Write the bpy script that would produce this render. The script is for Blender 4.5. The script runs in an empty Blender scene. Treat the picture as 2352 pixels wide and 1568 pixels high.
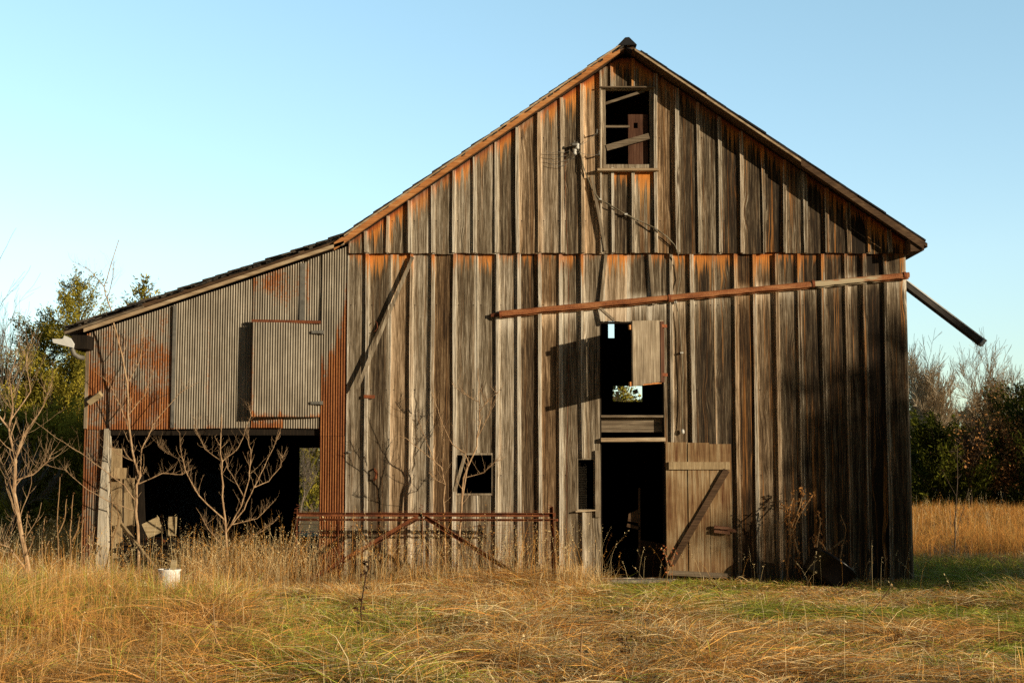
import bpy, math, random
import numpy as np
from mathutils import Vector, Matrix

random.seed(7)
rng = np.random.default_rng(11)
SC = bpy.context.scene
COL = SC.collection
R = math.radians

# ------------------------------------------------------------------ camera
F = 3260.0                      # focal length in units of a 2352-wide frame
CAM = Vector((0.0, -22.0, 1.65))
TH = math.atan(304.0 / F)
cd = bpy.data.cameras.new('camera')
cd.sensor_width = 36.0
cd.lens = 36.0 * F / 2352.0
cd.clip_start = 0.1
cd.clip_end = 6000.0
cam = bpy.data.objects.new('camera', cd)
cam.location = CAM
cam.rotation_euler = (R(90) + TH, 0, 0)
COL.objects.link(cam)
SC.camera = cam
FW = Vector((0, math.cos(TH), math.sin(TH)))
UP = Vector((0, -math.sin(TH), math.cos(TH)))


def at(u, v, y=0.0):
    d = Vector((1, 0, 0)) * ((u - 1176.0) / F) + UP * ((784.0 - v) / F) + FW
    t = (y - CAM.y) / d.y
    return CAM + d * t


# ------------------------------------------------------------------ light
SUN = Vector((-1.44, 1.0, -0.39)).normalized()
sl = bpy.data.lights.new('sun', 'SUN')
sl.energy = 5.0
sl.angle = R(0.53)
sl.color = (1.0, 0.84, 0.60)
so = bpy.data.objects.new('sun', sl)
so.rotation_euler = SUN.to_track_quat('-Z', 'Y').to_euler()
so.location = (30, -25, 20)
COL.objects.link(so)

W = bpy.data.worlds.new('World')
SC.world = W
W.use_nodes = True
wn, wl = W.node_tree.nodes, W.node_tree.links
wn.clear()
sky = wn.new('ShaderNodeTexSky')
sky.sky_type = 'NISHITA'
sky.sun_disc = False
sky.sun_elevation = math.asin(-SUN.z)
sky.sun_rotation = math.atan2(-SUN.x, -SUN.y)
sky.altitude = 100
sky.air_density = 1.0
sky.dust_density = 0.3
sky.ozone_density = 1.2
hs = wn.new('ShaderNodeHueSaturation')
hs.inputs['Saturation'].default_value = 1.0
bg = wn.new('ShaderNodeBackground')
bg.inputs['Strength'].default_value = 0.15
wo = wn.new('ShaderNodeOutputWorld')
wl.new(sky.outputs[0], hs.inputs['Color'])
# sky dimmed on the camera's side to deepen shadows, brightened behind the barn
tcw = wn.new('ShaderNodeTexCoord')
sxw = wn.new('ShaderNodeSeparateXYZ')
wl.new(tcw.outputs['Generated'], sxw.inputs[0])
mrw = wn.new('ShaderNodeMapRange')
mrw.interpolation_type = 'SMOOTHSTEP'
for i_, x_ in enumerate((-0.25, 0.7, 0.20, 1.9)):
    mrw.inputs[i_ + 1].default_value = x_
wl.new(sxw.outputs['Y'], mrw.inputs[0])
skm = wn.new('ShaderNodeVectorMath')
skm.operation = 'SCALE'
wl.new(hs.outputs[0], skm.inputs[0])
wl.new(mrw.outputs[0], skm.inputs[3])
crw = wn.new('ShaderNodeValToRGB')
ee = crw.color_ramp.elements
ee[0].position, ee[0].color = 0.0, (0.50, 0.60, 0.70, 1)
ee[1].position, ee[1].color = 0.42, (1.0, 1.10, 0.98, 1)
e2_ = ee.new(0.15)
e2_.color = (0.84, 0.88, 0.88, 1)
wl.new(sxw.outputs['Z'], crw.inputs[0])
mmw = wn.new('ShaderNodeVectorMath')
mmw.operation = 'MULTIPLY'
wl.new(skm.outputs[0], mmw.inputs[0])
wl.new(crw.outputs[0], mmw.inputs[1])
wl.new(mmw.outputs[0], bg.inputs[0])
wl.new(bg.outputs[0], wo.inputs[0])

SC.view_settings.view_transform = 'Standard'
SC.view_settings.look = 'None'
SC.view_settings.exposure = 0
SC.view_settings.gamma = 1
SC.render.engine = 'CYCLES'
SC.cycles.max_bounces = 5
SC.cycles.diffuse_bounces = 3
SC.cycles.use_denoising = False


# ------------------------------------------------------------------ node helpers
class NT:
    def __init__(s, name):
        s.m = bpy.data.materials.new(name)
        s.m.use_nodes = True
        s.n = s.m.node_tree.nodes
        s.l = s.m.node_tree.links
        s.n.clear()
        s.out = s.n.new('ShaderNodeOutputMaterial')

    def put(s, sock, v):
        if v is None:
            return
        if hasattr(v, 'is_output'):
            s.l.new(v, sock)
        else:
            if sock.type == 'RGBA' and len(v) == 3:
                v = (*v, 1)
            sock.default_value = v

    def math(s, op, a, b=None, c=None, clamp=False):
        n = s.n.new('ShaderNodeMath')
        n.operation = op
        n.use_clamp = clamp
        s.put(n.inputs[0], a)
        s.put(n.inputs[1], b)
        s.put(n.inputs[2], c)
        return n.outputs[0]

    def pos(s):
        return s.n.new('ShaderNodeNewGeometry').outputs['Position']

    def sep(s, v):
        n = s.n.new('ShaderNodeSeparateXYZ')
        s.put(n.inputs[0], v)
        return n.outputs

    def comb(s, x, y, z):
        n = s.n.new('ShaderNodeCombineXYZ')
        s.put(n.inputs[0], x)
        s.put(n.inputs[1], y)
        s.put(n.inputs[2], z)
        return n.outputs[0]

    def vmul(s, v, k):
        n = s.n.new('ShaderNodeVectorMath')
        n.operation = 'MULTIPLY'
        s.put(n.inputs[0], v)
        s.put(n.inputs[1], k)
        return n.outputs[0]

    def vadd(s, v, k):
        n = s.n.new('ShaderNodeVectorMath')
        n.operation = 'ADD'
        s.put(n.inputs[0], v)
        s.put(n.inputs[1], k)
        return n.outputs[0]

    def noise(s, v, scale=1.0, detail=4.0, rough=0.55, dist=0.0):
        n = s.n.new('ShaderNodeTexNoise')
        s.put(n.inputs['Vector'], v)
        n.inputs['Scale'].default_value = scale
        n.inputs['Detail'].default_value = detail
        n.inputs['Roughness'].default_value = rough
        n.inputs['Distortion'].default_value = dist
        return n.outputs[0]

    def ramp(s, f, stops):
        n = s.n.new('ShaderNodeValToRGB')
        e = n.color_ramp.elements
        while len(e) < len(stops):
            e.new(0.5)
        for i, (p, c) in enumerate(stops):
            e[i].position = p
            e[i].color = (*c, 1) if len(c) == 3 else c
        s.put(n.inputs[0], f)
        return n.outputs[0]

    def sstep(s, f, a, b):
        n = s.n.new('ShaderNodeMapRange')
        n.interpolation_type = 'SMOOTHSTEP'
        s.put(n.inputs[0], f)
        n.inputs[1].default_value = a
        n.inputs[2].default_value = b
        return n.outputs[0]

    def lin(s, f, a, b, c, d):
        n = s.n.new('ShaderNodeMapRange')
        s.put(n.inputs[0], f)
        for i, x in enumerate((a, b, c, d)):
            n.inputs[i + 1].default_value = x
        return n.outputs[0]

    def mix(s, f, a, b, mode='MIX'):
        n = s.n.new('ShaderNodeMix')
        n.data_type = 'RGBA'
        n.blend_type = mode
        s.put(n.inputs[0], f)
        s.put(n.inputs[6], a)
        s.put(n.inputs[7], b)
        return n.outputs[2]

    def scale(s, col, f):
        n = s.n.new('ShaderNodeVectorMath')
        n.operation = 'SCALE'
        s.put(n.inputs[0], col)
        s.put(n.inputs[3], f)
        return n.outputs[0]

    def attr(s, name):
        n = s.n.new('ShaderNodeAttribute')
        n.attribute_name = name
        sp = s.n.new('ShaderNodeSeparateColor')
        s.l.new(n.outputs['Color'], sp.inputs[0])
        return sp.outputs[0], sp.outputs[1], sp.outputs[2], n.outputs['Alpha'], n.outputs['Color']

    def bump(s, h, strength=0.5, dist=0.01):
        n = s.n.new('ShaderNodeBump')
        n.inputs['Strength'].default_value = strength
        n.inputs['Distance'].default_value = dist
        s.put(n.inputs['Height'], h)
        return n.outputs[0]

    def bsdf(s, col, rough=0.85, spec=0.25, metal=0.0, normal=None):
        n = s.n.new('ShaderNodeBsdfPrincipled')
        s.put(n.inputs['Base Color'], col)
        s.put(n.inputs['Roughness'], rough)
        s.put(n.inputs['Specular IOR Level'], spec)
        s.put(n.inputs['Metallic'], metal)
        if normal is not None:
            s.put(n.inputs['Normal'], normal)
        s.l.new(n.outputs[0], s.out.inputs[0])
        return s.m


def mat_siding():
    t = NT('weathered_siding')
    rnd, across, top, pale, _ = t.attr('bd')
    p = t.pos()
    px, py, pz = t.sep(p)
    off = t.math('MULTIPLY', rnd, 37.0)
    q = t.comb(t.math('ADD', px, off), py, t.math('ADD', pz, t.math('MULTIPLY', rnd, 91.0)))
    # knots push the grain aside
    vn = t.n.new('ShaderNodeTexVoronoi')
    t.put(vn.inputs['Vector'], t.vmul(q, (3.4, 0.6, 0.75)))
    vn.inputs['Scale'].default_value = 1.0
    kd = vn.outputs['Distance']
    kn = t.sstep(kd, 0.10, 0.045)
    q2 = t.vadd(q, t.comb(t.math('MULTIPLY', t.sstep(kd, 0.3, 0.05), 0.04), 0.0, 0.0))
    n1 = t.noise(t.vmul(q2, (62, 8, 1.3)), detail=6, rough=0.66, dist=0.5)
    n2 = t.noise(t.vmul(q2, (15, 3, 0.40)), detail=4, rough=0.62, dist=0.4)
    n3 = t.noise(t.vmul(q2, (130, 30, 2.4)), detail=5, rough=0.78)
    n4 = t.noise(t.vmul(q2, (22, 3, 0.30)), detail=5, rough=0.68)
    n5 = t.noise(t.vmul(p, (0.8, 0.8, 0.6)), detail=3)
    n6 = t.noise(t.vmul(q, (24, 8, 5.0)), detail=4, rough=0.7)
    edge = t.math('MULTIPLY', t.math('ABSOLUTE', t.math('SUBTRACT', across, 0.5)), 2.0)
    edge = t.math('POWER', edge, 5.0)
    f = t.math('ADD', t.math('MULTIPLY', n1, 0.60), t.math('MULTIPLY', n2, 0.40))
    f = t.math('ADD', f, 0.125)
    f = t.math('ADD', f, t.math('MULTIPLY', t.math('SUBTRACT', n3, 0.5), 0.55))
    f = t.math('ADD', f, t.math('MULTIPLY', t.math('SUBTRACT', n6, 0.5), 0.16))
    f = t.math('ADD', f, t.math('MULTIPLY', t.math('SUBTRACT', rnd, 0.5), 0.17))
    f = t.math('ADD', f, t.math('MULTIPLY', edge, 0.30))  # lighter board edges paint in the sunlit strips beside the battens
    f = t.math('ADD', f, t.math('MULTIPLY', t.math('SUBTRACT', n5, 0.5), 0.14))
    f = t.math('ADD', f, t.math('MULTIPLY', pale, 0.24))
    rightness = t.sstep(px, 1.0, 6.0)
    f = t.math('SUBTRACT', f, t.math('MULTIPLY', rightness, 0.17))  # right-hand boards browner; the darkening also paints in the tree's shade there
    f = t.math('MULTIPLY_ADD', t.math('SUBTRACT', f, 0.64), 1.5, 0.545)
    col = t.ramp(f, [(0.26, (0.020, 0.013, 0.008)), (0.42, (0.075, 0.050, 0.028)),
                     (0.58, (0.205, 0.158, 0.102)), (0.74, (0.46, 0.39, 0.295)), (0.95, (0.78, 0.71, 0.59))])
    # warm brown boards among the grey ones
    wb = t.math('FRACT', t.math('MULTIPLY', rnd, 13.7))
    wm = t.math('MULTIPLY', t.sstep(wb, 0.6, 1.0), 0.5)
    col = t.mix(wm, col, t.mix(1.0, col, (1.25, 0.86, 0.50), 'MULTIPLY'))
    # resin and rust stain running down from the top of each board
    hsh = t.math('FRACT', t.math('MULTIPLY', rnd, 7.31))
    ln = t.math('ADD', t.math('MULTIPLY', n4, 1.7), -0.66)
    ln = t.math('MULTIPLY', t.math('MAXIMUM', ln, 0.05), t.lin(hsh, 0, 1, 0.35, 1.7))
    k = t.math('ADD', t.math('DIVIDE', top, ln), t.math('MULTIPLY', t.math('SUBTRACT', n3, 0.5), 1.6))
    stain = t.sstep(k, 1.15, 0.6)
    stcol = t.ramp(top, [(0.0, (0.10, 0.026, 0.010)), (0.035, (0.50, 0.115, 0.018)), (0.12, (0.80, 0.28, 0.05)),
                         (0.45, (0.60, 0.32, 0.11))])
    stcol = t.scale(stcol, t.lin(n3, 0.3, 0.7, 0.6, 1.3))
    amt = t.math('MULTIPLY', stain, t.lin(hsh, 0, 1, 0.2, 1.0))
    amt = t.math('MULTIPLY', amt, t.lin(t.noise(t.vmul(p, (1.7, 1.7, 0.5)), detail=2), 0.34, 0.5, 0.55, 1.0))
    col = t.mix(amt, col, stcol)
    # long amber streaks, mostly towards the right-hand side
    st = t.sstep(n4, 0.54, 0.66)
    st = t.math('MULTIPLY', st, t.lin(rightness, 0, 1, 0.14, 0.85))
    col = t.mix(st, col, t.scale(t.mix(n1, (0.50, 0.17, 0.03), (0.62, 0.30, 0.09)), t.lin(n3, 0.3, 0.7, 0.55, 1.25)))
    g = t.lin(n3, 0.3, 0.7, 0.55, 1.32)
    col = t.scale(col, g)
    crack = t.sstep(t.noise(t.vmul(q2, (95, 10, 0.55)), detail=3, rough=0.6), 0.63, 0.67)
    col = t.mix(t.math('MULTIPLY', crack, 0.8), col, (0.012, 0.008, 0.005))
    col = t.mix(t.math('MULTIPLY', kn, 0.75), col, (0.05, 0.024, 0.010))
    # nail heads in rows, each with a small weeping stain
    zr = t.math('SUBTRACT', t.math('FRACT', t.math('DIVIDE', t.math('ADD', pz, 0.35), 1.32)), 0.5)
    zr = t.math('MULTIPLY', zr, 1.32)
    ac = t.math('ABSOLUTE', t.math('SUBTRACT', t.math('ABSOLUTE', t.math('SUBTRACT', across, 0.5)), 0.33))
    dx = t.math('MULTIPLY', ac, 0.33)
    dn = t.math('SQRT', t.math('ADD', t.math('MULTIPLY', dx, dx), t.math('MULTIPLY', zr, zr)))
    nail = t.sstep(dn, 0.013, 0.007)
    weep = t.math('MULTIPLY', t.sstep(dx, 0.010, 0.002), t.math('MULTIPLY', t.sstep(zr, -0.14, -0.02), t.sstep(zr, 0.012, 0.0)))
    col = t.mix(t.math('MULTIPLY', weep, 0.5), col, (0.04, 0.022, 0.012))
    col = t.mix(t.math('MULTIPLY', nail, 0.85), col, (0.015, 0.010, 0.008))
    h = t.math('ADD', t.math('MULTIPLY', n3, 0.5), t.math('MULTIPLY', n1, 0.6))
    h = t.math('SUBTRACT', h, t.math('MULTIPLY', crack, 0.6))
    return t.bsdf(col, 0.85, 0.2, normal=t.bump(h, 0.7, 0.012))


def mat_wood(name, c0, c1, c2, axis='z', scale=1.0, bump=0.4):
    t = NT(name)
    p = t.pos()
    s1 = {'z': (40, 40, 1.5), 'x': (1.5, 40, 40), 'y': (40, 1.5, 40), 'n': (9, 9, 9)}[axis]
    s3 = {'z': (180, 180, 5), 'x': (5, 180, 180), 'y': (180, 5, 180), 'n': (60, 60, 60)}[axis]
    s1 = tuple(a * scale for a in s1)
    n1 = t.noise(t.vmul(p, s1), detail=5, rough=0.6, dist=0.5)
    n3 = t.noise(t.vmul(p, s3), detail=3, rough=0.7)
    n0 = t.noise(p, 2.2, 3)
    f = t.math('ADD', t.math('MULTIPLY', n1, 0.65), t.math('MULTIPLY', n0, 0.35))
    col = t.ramp(f, [(0.33, c0), (0.5, c1), (0.66, c2)])
    col = t.scale(col, t.lin(n3, 0.3, 0.7, 0.55, 1.2))
    return t.bsdf(col, 0.85, 0.2, normal=t.bump(t.math('ADD', n3, n1), bump, 0.008))


def mat_corrugated():
    t = NT('rusted_corrugated_steel')
    rs, dk, rnd, _, _ = t.attr('rs')
    p = t.pos()
    n1 = t.noise(t.vmul(p, (3.2, 3.2, 2.2)), detail=7, rough=0.68)
    n2 = t.noise(t.vmul(p, (26, 26, 1.4)), detail=4, rough=0.6)
    n3 = t.noise(p, 28, 6, 0.78)
    f = t.math('ADD', rs, t.math('MULTIPLY', t.math('SUBTRACT', n1, 0.5), 1.15))
    f = t.math('ADD', f, t.math('MULTIPLY', t.math('SUBTRACT', n2, 0.5), 0.5))
    f = t.math('ADD', f, t.math('MULTIPLY', t.math('SUBTRACT', n3, 0.5), 0.9))
    k = t.sstep(f, 0.34, 0.66)
    galv = t.ramp(t.math('ADD', t.math('MULTIPLY', n2, 0.6), t.math('MULTIPLY', n1, 0.4)),
                  [(0.3, (0.14, 0.112, 0.080)), (0.5, (0.30, 0.255, 0.190)), (0.68, (0.53, 0.475, 0.38))])
    rc = t.ramp(t.math('ADD', t.math('MULTIPLY', n3, 0.45), t.math('MULTIPLY', n2, 0.55)),
                [(0.30, (0.075, 0.026, 0.012)), (0.46, (0.25, 0.080, 0.024)), (0.60, (0.42, 0.165, 0.05)),
                 (0.75, (0.50, 0.25, 0.085))])
    col = t.mix(k, galv, rc)
    col = t.scale(col, t.lin(dk, 0, 1, 1.0, 0.35))
    rough = t.lin(k, 0, 1, 0.55, 0.85)
    return t.bsdf(col, rough, 0.35, normal=t.bump(n3, 0.25, 0.004))


def mat_rust(name='rusty_iron', b=1.0):
    t = NT(name)
    p = t.pos()
    n1 = t.noise(p, 7, 6, 0.65)
    n3 = t.noise(p, 70, 3, 0.7)
    f = t.math('ADD', t.math('MULTIPLY', n1, 0.6), t.math('MULTIPLY', n3, 0.4))
    col = t.ramp(f, [(0.35, (0.045 * b, 0.014 * b, 0.008 * b)), (0.5, (0.17 * b, 0.050 * b, 0.018 * b)),
                     (0.65, (0.30 * b, 0.10 * b, 0.035 * b))])
    return t.bsdf(col, 0.8, 0.3, normal=t.bump(n3, 0.4, 0.004))


def mat_pipe():
    t = NT('rusty_painted_pipe')
    p = t.pos()
    px, py, pz = t.sep(p)
    n1 = t.noise(t.vmul(p, (2, 8, 8)), detail=6, rough=0.65)
    n3 = t.noise(p, 60, 3, 0.7)
    f = t.math('ADD', t.math('MULTIPLY', n1, 0.6), t.math('MULTIPLY', n3, 0.4))
    rc = t.ramp(f, [(0.33, (0.09, 0.03, 0.013)), (0.47, (0.30, 0.10, 0.033)), (0.60, (0.46, 0.20, 0.08)), (0.75, (0.50, 0.3, 0.13))])
    a = t.math('MULTIPLY', t.sstep(px, 4.62, 4.72), t.sstep(px, 5.78, 5.66))
    a = t.math('MULTIPLY', a, t.sstep(n1, 0.62, 0.5))
    col = t.mix(a, rc, (0.52, 0.42, 0.27))
    return t.bsdf(col, 0.75, 0.3, normal=t.bump(n3, 0.4, 0.004))


def mat_plain(name, col, rough=0.7, spec=0.3, var=0.25, sc=12, metal=0.0):
    t = NT(name)
    n = t.noise(t.pos(), sc, 5, 0.6)
    c = t.scale(t.mix(0.0, col, col), t.lin(n, 0.3, 0.7, 1 - var, 1 + var))
    return t.bsdf(c, rough, spec, metal, normal=t.bump(n, 0.15, 0.01))


def mat_leaf(name, trans=0.35, rough=0.6):
    t = NT(name)
    a = t.attr('col')
    d = t.n.new('ShaderNodeBsdfDiffuse')
    tr = t.n.new('ShaderNodeBsdfTranslucent')
    mx = t.n.new('ShaderNodeMixShader')
    mx.inputs[0].default_value = trans
    t.l.new(a[4], d.inputs[0])
    t.l.new(a[4], tr.inputs[0])
    t.l.new(d.outputs[0], mx.inputs[1])
    t.l.new(tr.outputs[0], mx.inputs[2])
    t.l.new(mx.outputs[0], t.out.inputs[0])
    return t.m


def mat_bark(name, c0, c1):
    t = NT(name)
    p = t.pos()
    n = t.noise(t.vmul(p, (30, 30, 8)), detail=4, rough=0.65)
    col = t.ramp(n, [(0.35, c0), (0.65, c1)])
    return t.bsdf(col, 0.85, 0.2, normal=t.bump(n, 0.4, 0.01))


def mat_ground():
    t = NT('field_soil_and_thatch')
    p = t.pos()
    n1 = t.noise(p, 0.45, 5, 0.6)
    n2 = t.noise(p, 14, 5, 0.7)
    a = t.ramp(n2, [(0.3, (0.07, 0.04, 0.016)), (0.5, (0.24, 0.15, 0.06)), (0.7, (0.42, 0.29, 0.12))])
    b = t.ramp(n2, [(0.3, (0.02, 0.024, 0.007)), (0.7, (0.09, 0.095, 0.028))])
    col = t.mix(t.sstep(n1, 0.5, 0.66), a, b)
    return t.bsdf(col, 0.95, 0.1, normal=t.bump(n2, 0.8, 0.05))


M = {}
M['siding'] = mat_siding()
M['corr'] = mat_corrugated()
M['rust'] = mat_rust()
M['rust_bright'] = mat_rust('rusty_strap', 1.5)
M['pipe'] = mat_pipe()
M['interior'] = mat_wood('shaded_interior_wood', (0.010, 0.007, 0.005), (0.020, 0.014, 0.009), (0.035, 0.024, 0.015))  # near-black base colour puts the indoor shade into the wood
M['rake'] = mat_wood('orange_rake_board', (0.34, 0.12, 0.035), (0.60, 0.25, 0.08), (0.74, 0.40, 0.17), 'x', 0.7)
M['tan'] = mat_wood('tan_fascia', (0.26, 0.17, 0.09), (0.50, 0.36, 0.22), (0.70, 0.56, 0.38), 'x', 0.7)
M['soffit'] = mat_wood('brown_soffit', (0.05, 0.028, 0.015), (0.11, 0.062, 0.033), (0.18, 0.11, 0.06), 'x')
M['greywood'] = mat_wood('grey_weathered_wood', (0.12, 0.088, 0.055), (0.30, 0.235, 0.16), (0.58, 0.49, 0.36))
M['greywood_x'] = mat_wood('grey_weathered_rail', (0.08, 0.056, 0.034), (0.20, 0.15, 0.10), (0.36, 0.29, 0.2), 'x')
M['postwood'] = mat_wood('bleached_post_wood', (0.40, 0.33, 0.24), (0.68, 0.60, 0.47), (0.82, 0.75, 0.62))
M['yellowwood'] = mat_wood('yellowed_lumber', (0.24, 0.16, 0.08), (0.42, 0.30, 0.165), (0.6, 0.46, 0.27))
M['freshwood'] = mat_wood('pale_sawn_lumber', (0.34, 0.25, 0.13), (0.52, 0.4, 0.23), (0.62, 0.5, 0.31), 'x')
M['doorwood'] = mat_wood('brown_door_planks', (0.11, 0.035, 0.012), (0.31, 0.19, 0.09), (0.56, 0.43, 0.26), 'z', 0.8)
M['redwood'] = mat_wood('red_brown_board', (0.05, 0.021, 0.012), (0.115, 0.05, 0.028), (0.19, 0.10, 0.06))
M['latchwood'] = mat_wood('reddish_latch_wood', (0.14, 0.06, 0.035), (0.30, 0.14, 0.08), (0.46, 0.26, 0.16), 'x')
M['shingle'] = mat_wood('old_roof_shingles', (0.02, 0.018, 0.016), (0.06, 0.052, 0.045), (0.16, 0.13, 0.095), 'n')
M['tar'] = mat_plain('black_tar_roofing', (0.02, 0.02, 0.022), 0.8, 0.2)
M['white'] = mat_plain('white_painted_metal', (0.72, 0.72, 0.7), 0.5, 0.4, 0.08)
M['bucket'] = mat_plain('white_plastic', (0.82, 0.80, 0.76), 0.45, 0.4, 0.16, 9)
M['dull_metal'] = mat_plain('dull_grey_metal', (0.16, 0.15, 0.13), 0.5, 0.5, 0.3)
M['gutter_dark'] = mat_plain('brown_gutter_inside', (0.06, 0.05, 0.042), 0.6, 0.3)
M['rubber'] = mat_plain('black_rubber', (0.004, 0.004, 0.005), 0.30, 0.28, 0.3)
M['wire'] = mat_plain('grey_wire', (0.20, 0.17, 0.13), 0.6, 0.4)
M['cable'] = mat_plain('pale_cable', (0.22, 0.19, 0.13), 0.7, 0.3)
M['ceramic'] = mat_plain('pale_ceramic', (0.62, 0.6, 0.55), 0.35, 0.5, 0.1)
M['concrete'] = mat_plain('weathered_concrete', (0.27, 0.24, 0.19), 0.9, 0.2, 0.4, 20)
M['grass'] = mat_leaf('grass_blades', 0.3)
M['cedar'] = mat_leaf('cedar_foliage', 0.2)
M['dryleaf'] = mat_leaf('dry_leaves', 0.35)
M['bark_pale'] = mat_bark('pale_sapling_bark', (0.30, 0.175, 0.09), (0.60, 0.42, 0.25))
M['bark_grey'] = mat_bark('grey_tree_bark', (0.13, 0.10, 0.075), (0.30, 0.24, 0.18))
M['bark_tan'] = mat_bark('tan_tree_bark', (0.42, 0.33, 0.22), (0.72, 0.60, 0.44))
M['bark_brown'] = mat_bark('brown_tree_bark', (0.06, 0.042, 0.03), (0.17, 0.12, 0.08))
M['stem_dark'] = mat_bark('dark_weed_stem', (0.035, 0.016, 0.01), (0.10, 0.05, 0.03))
M['stem_tan'] = mat_bark('tan_weed_stem', (0.20, 0.11, 0.05), (0.42, 0.27, 0.13))
M['ground'] = mat_ground()

# ------------------------------------------------------------------ objects
OFF = {}


def tag(o, label=None, cat=None, group=None, kind=None):
    if label:
        o['label'] = label
    if cat:
        o['category'] = cat
    if group:
        o['group'] = group
    if kind:
        o['kind'] = kind
    return o


def empty(name, loc, label, cat, group=None):
    o = bpy.data.objects.new(name, None)
    o.empty_display_size = 0.3
    o.location = loc
    COL.objects.link(o)
    OFF[o.name] = Vector(loc)
    return tag(o, label, cat, group)


class MB:
    """collects geometry in world coordinates; build() links it as ONE mesh"""

    def __init__(s):
        s.v, s.f, s.c = [], [], []

    def add(s, verts, faces, col=None):
        b = len(s.v)
        s.v.extend([tuple(x) for x in verts])
        s.f.extend([tuple(i + b for i in f) for f in faces])
        if col is None:
            col = (0.5, 0.5, 0.5, 0)
        if isinstance(col, tuple):
            s.c.extend([col] * len(verts))
        else:
            s.c.extend(col)

    def hexa(s, p, col=None):
        """8 points: front 4 (bl br tr tl) then back 4"""
        s.add(p, [(0, 1, 2, 3), (5, 4, 7, 6), (4, 0, 3, 7), (1, 5, 6, 2), (3, 2, 6, 7), (4, 5, 1, 0)], col)

    def box(s, x0, x1, y0, y1, z0, z1, col=None):
        s.hexa([(x0, y0, z0), (x1, y0, z0), (x1, y0, z1), (x0, y0, z1),
                (x0, y1, z0), (x1, y1, z0), (x1, y1, z1), (x0, y1, z1)], col)

    def plank(s, a, b, w, th, side=None, jag=0.0):
        """a plank from a to b; width w along 'side', thickness th across"""
        a, b = Vector(a), Vector(b)
        d = (b - a).normalized()
        if side is None:
            side = Vector((1, 0, 0)) if abs(d.z) > 0.5 else Vector((0, 0, 1))
        side = Vector(side)
        side = (side - d * side.dot(d)).normalized()
        n = d.cross(side)
        p = []
        for sg in (-1, 1):
            for e, k in ((a, -1), (a, 1), (b, 1), (b, -1)):
                j = d * random.uniform(-jag, jag)
                p.append(e + side * (k * w / 2) + n * (sg * th / 2) + j)
        s.hexa(p)

    def tube(s, pts, rad, sides=5, col=None, cap=True):
        pts = [Vector(p) for p in pts]
        n = len(pts)
        if not hasattr(rad, '__len__'):
            rad = [rad] * n
        V = []
        prev = None
        for i in range(n):
            d = (pts[min(i + 1, n - 1)] - pts[max(i - 1, 0)])
            if d.length < 1e-9:
                d = Vector((0, 0, 1))
            d.normalize()
            if prev is None:
                a = d.orthogonal().normalized()
            else:
                a = prev - d * prev.dot(d)
                a = a.normalized() if a.length > 1e-6 else d.orthogonal().normalized()
            prev = a
            b = d.cross(a)
            for k in range(sides):
                t = 2 * math.pi * k / sides
                V.append(pts[i] + (a * math.cos(t) + b * math.sin(t)) * rad[i])
        Fc = []
        for i in range(n - 1):
            for k in range(sides):
                k2 = (k + 1) % sides
                Fc.append((i * sides + k, i * sides + k2, (i + 1) * sides + k2, (i + 1) * sides + k))
        if cap:
            Fc.append(tuple(range(sides - 1, -1, -1)))
            Fc.append(tuple((n - 1) * sides + k for k in range(sides)))
        s.add(V, Fc, col)

    def lathe(s, c, axis, prof, n=24):
        """prof: list of (radius, height along axis)"""
        axis = Vector(axis).normalized()
        a = axis.orthogonal().normalized()
        b = axis.cross(a)
        V, Fc = [], []
        for r, h in prof:
            for k in range(n):
                t = 2 * math.pi * k / n
                V.append(Vector(c) + axis * h + (a * math.cos(t) + b * math.sin(t)) * r)
        for i in range(len(prof) - 1):
            for k in range(n):
                k2 = (k + 1) % n
                Fc.append((i * n + k, i * n + k2, (i + 1) * n + k2, (i + 1) * n + k))
        s.add(V, Fc)

    def build(s, name, mat, parent=None, attr=None, smooth=False):
        me = bpy.data.meshes.new(name)
        if parent is not None:
            off = OFF[parent.name]
        else:
            a = np.array(s.v)
            off = Vector(((a[:, 0].min() + a[:, 0].max()) / 2, (a[:, 1].min() + a[:, 1].max()) / 2, a[:, 2].min()))
        me.from_pydata([(x - off.x, y - off.y, z - off.z) for x, y, z in s.v], [], s.f)
        me.materials.append(mat)
        if attr:
            at_ = me.attributes.new(attr, 'FLOAT_COLOR', 'POINT')
            at_.data.foreach_set('color', np.array(s.c, dtype=np.float32).ravel())
        if smooth:
            me.polygons.foreach_set('use_smooth', [True] * len(me.polygons))
        me.update()
        o = bpy.data.objects.new(name, me)
        COL.objects.link(o)
        if parent is not None:
            o.parent = parent
        else:
            o.location = off
        OFF[o.name] = off
        return o


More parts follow.
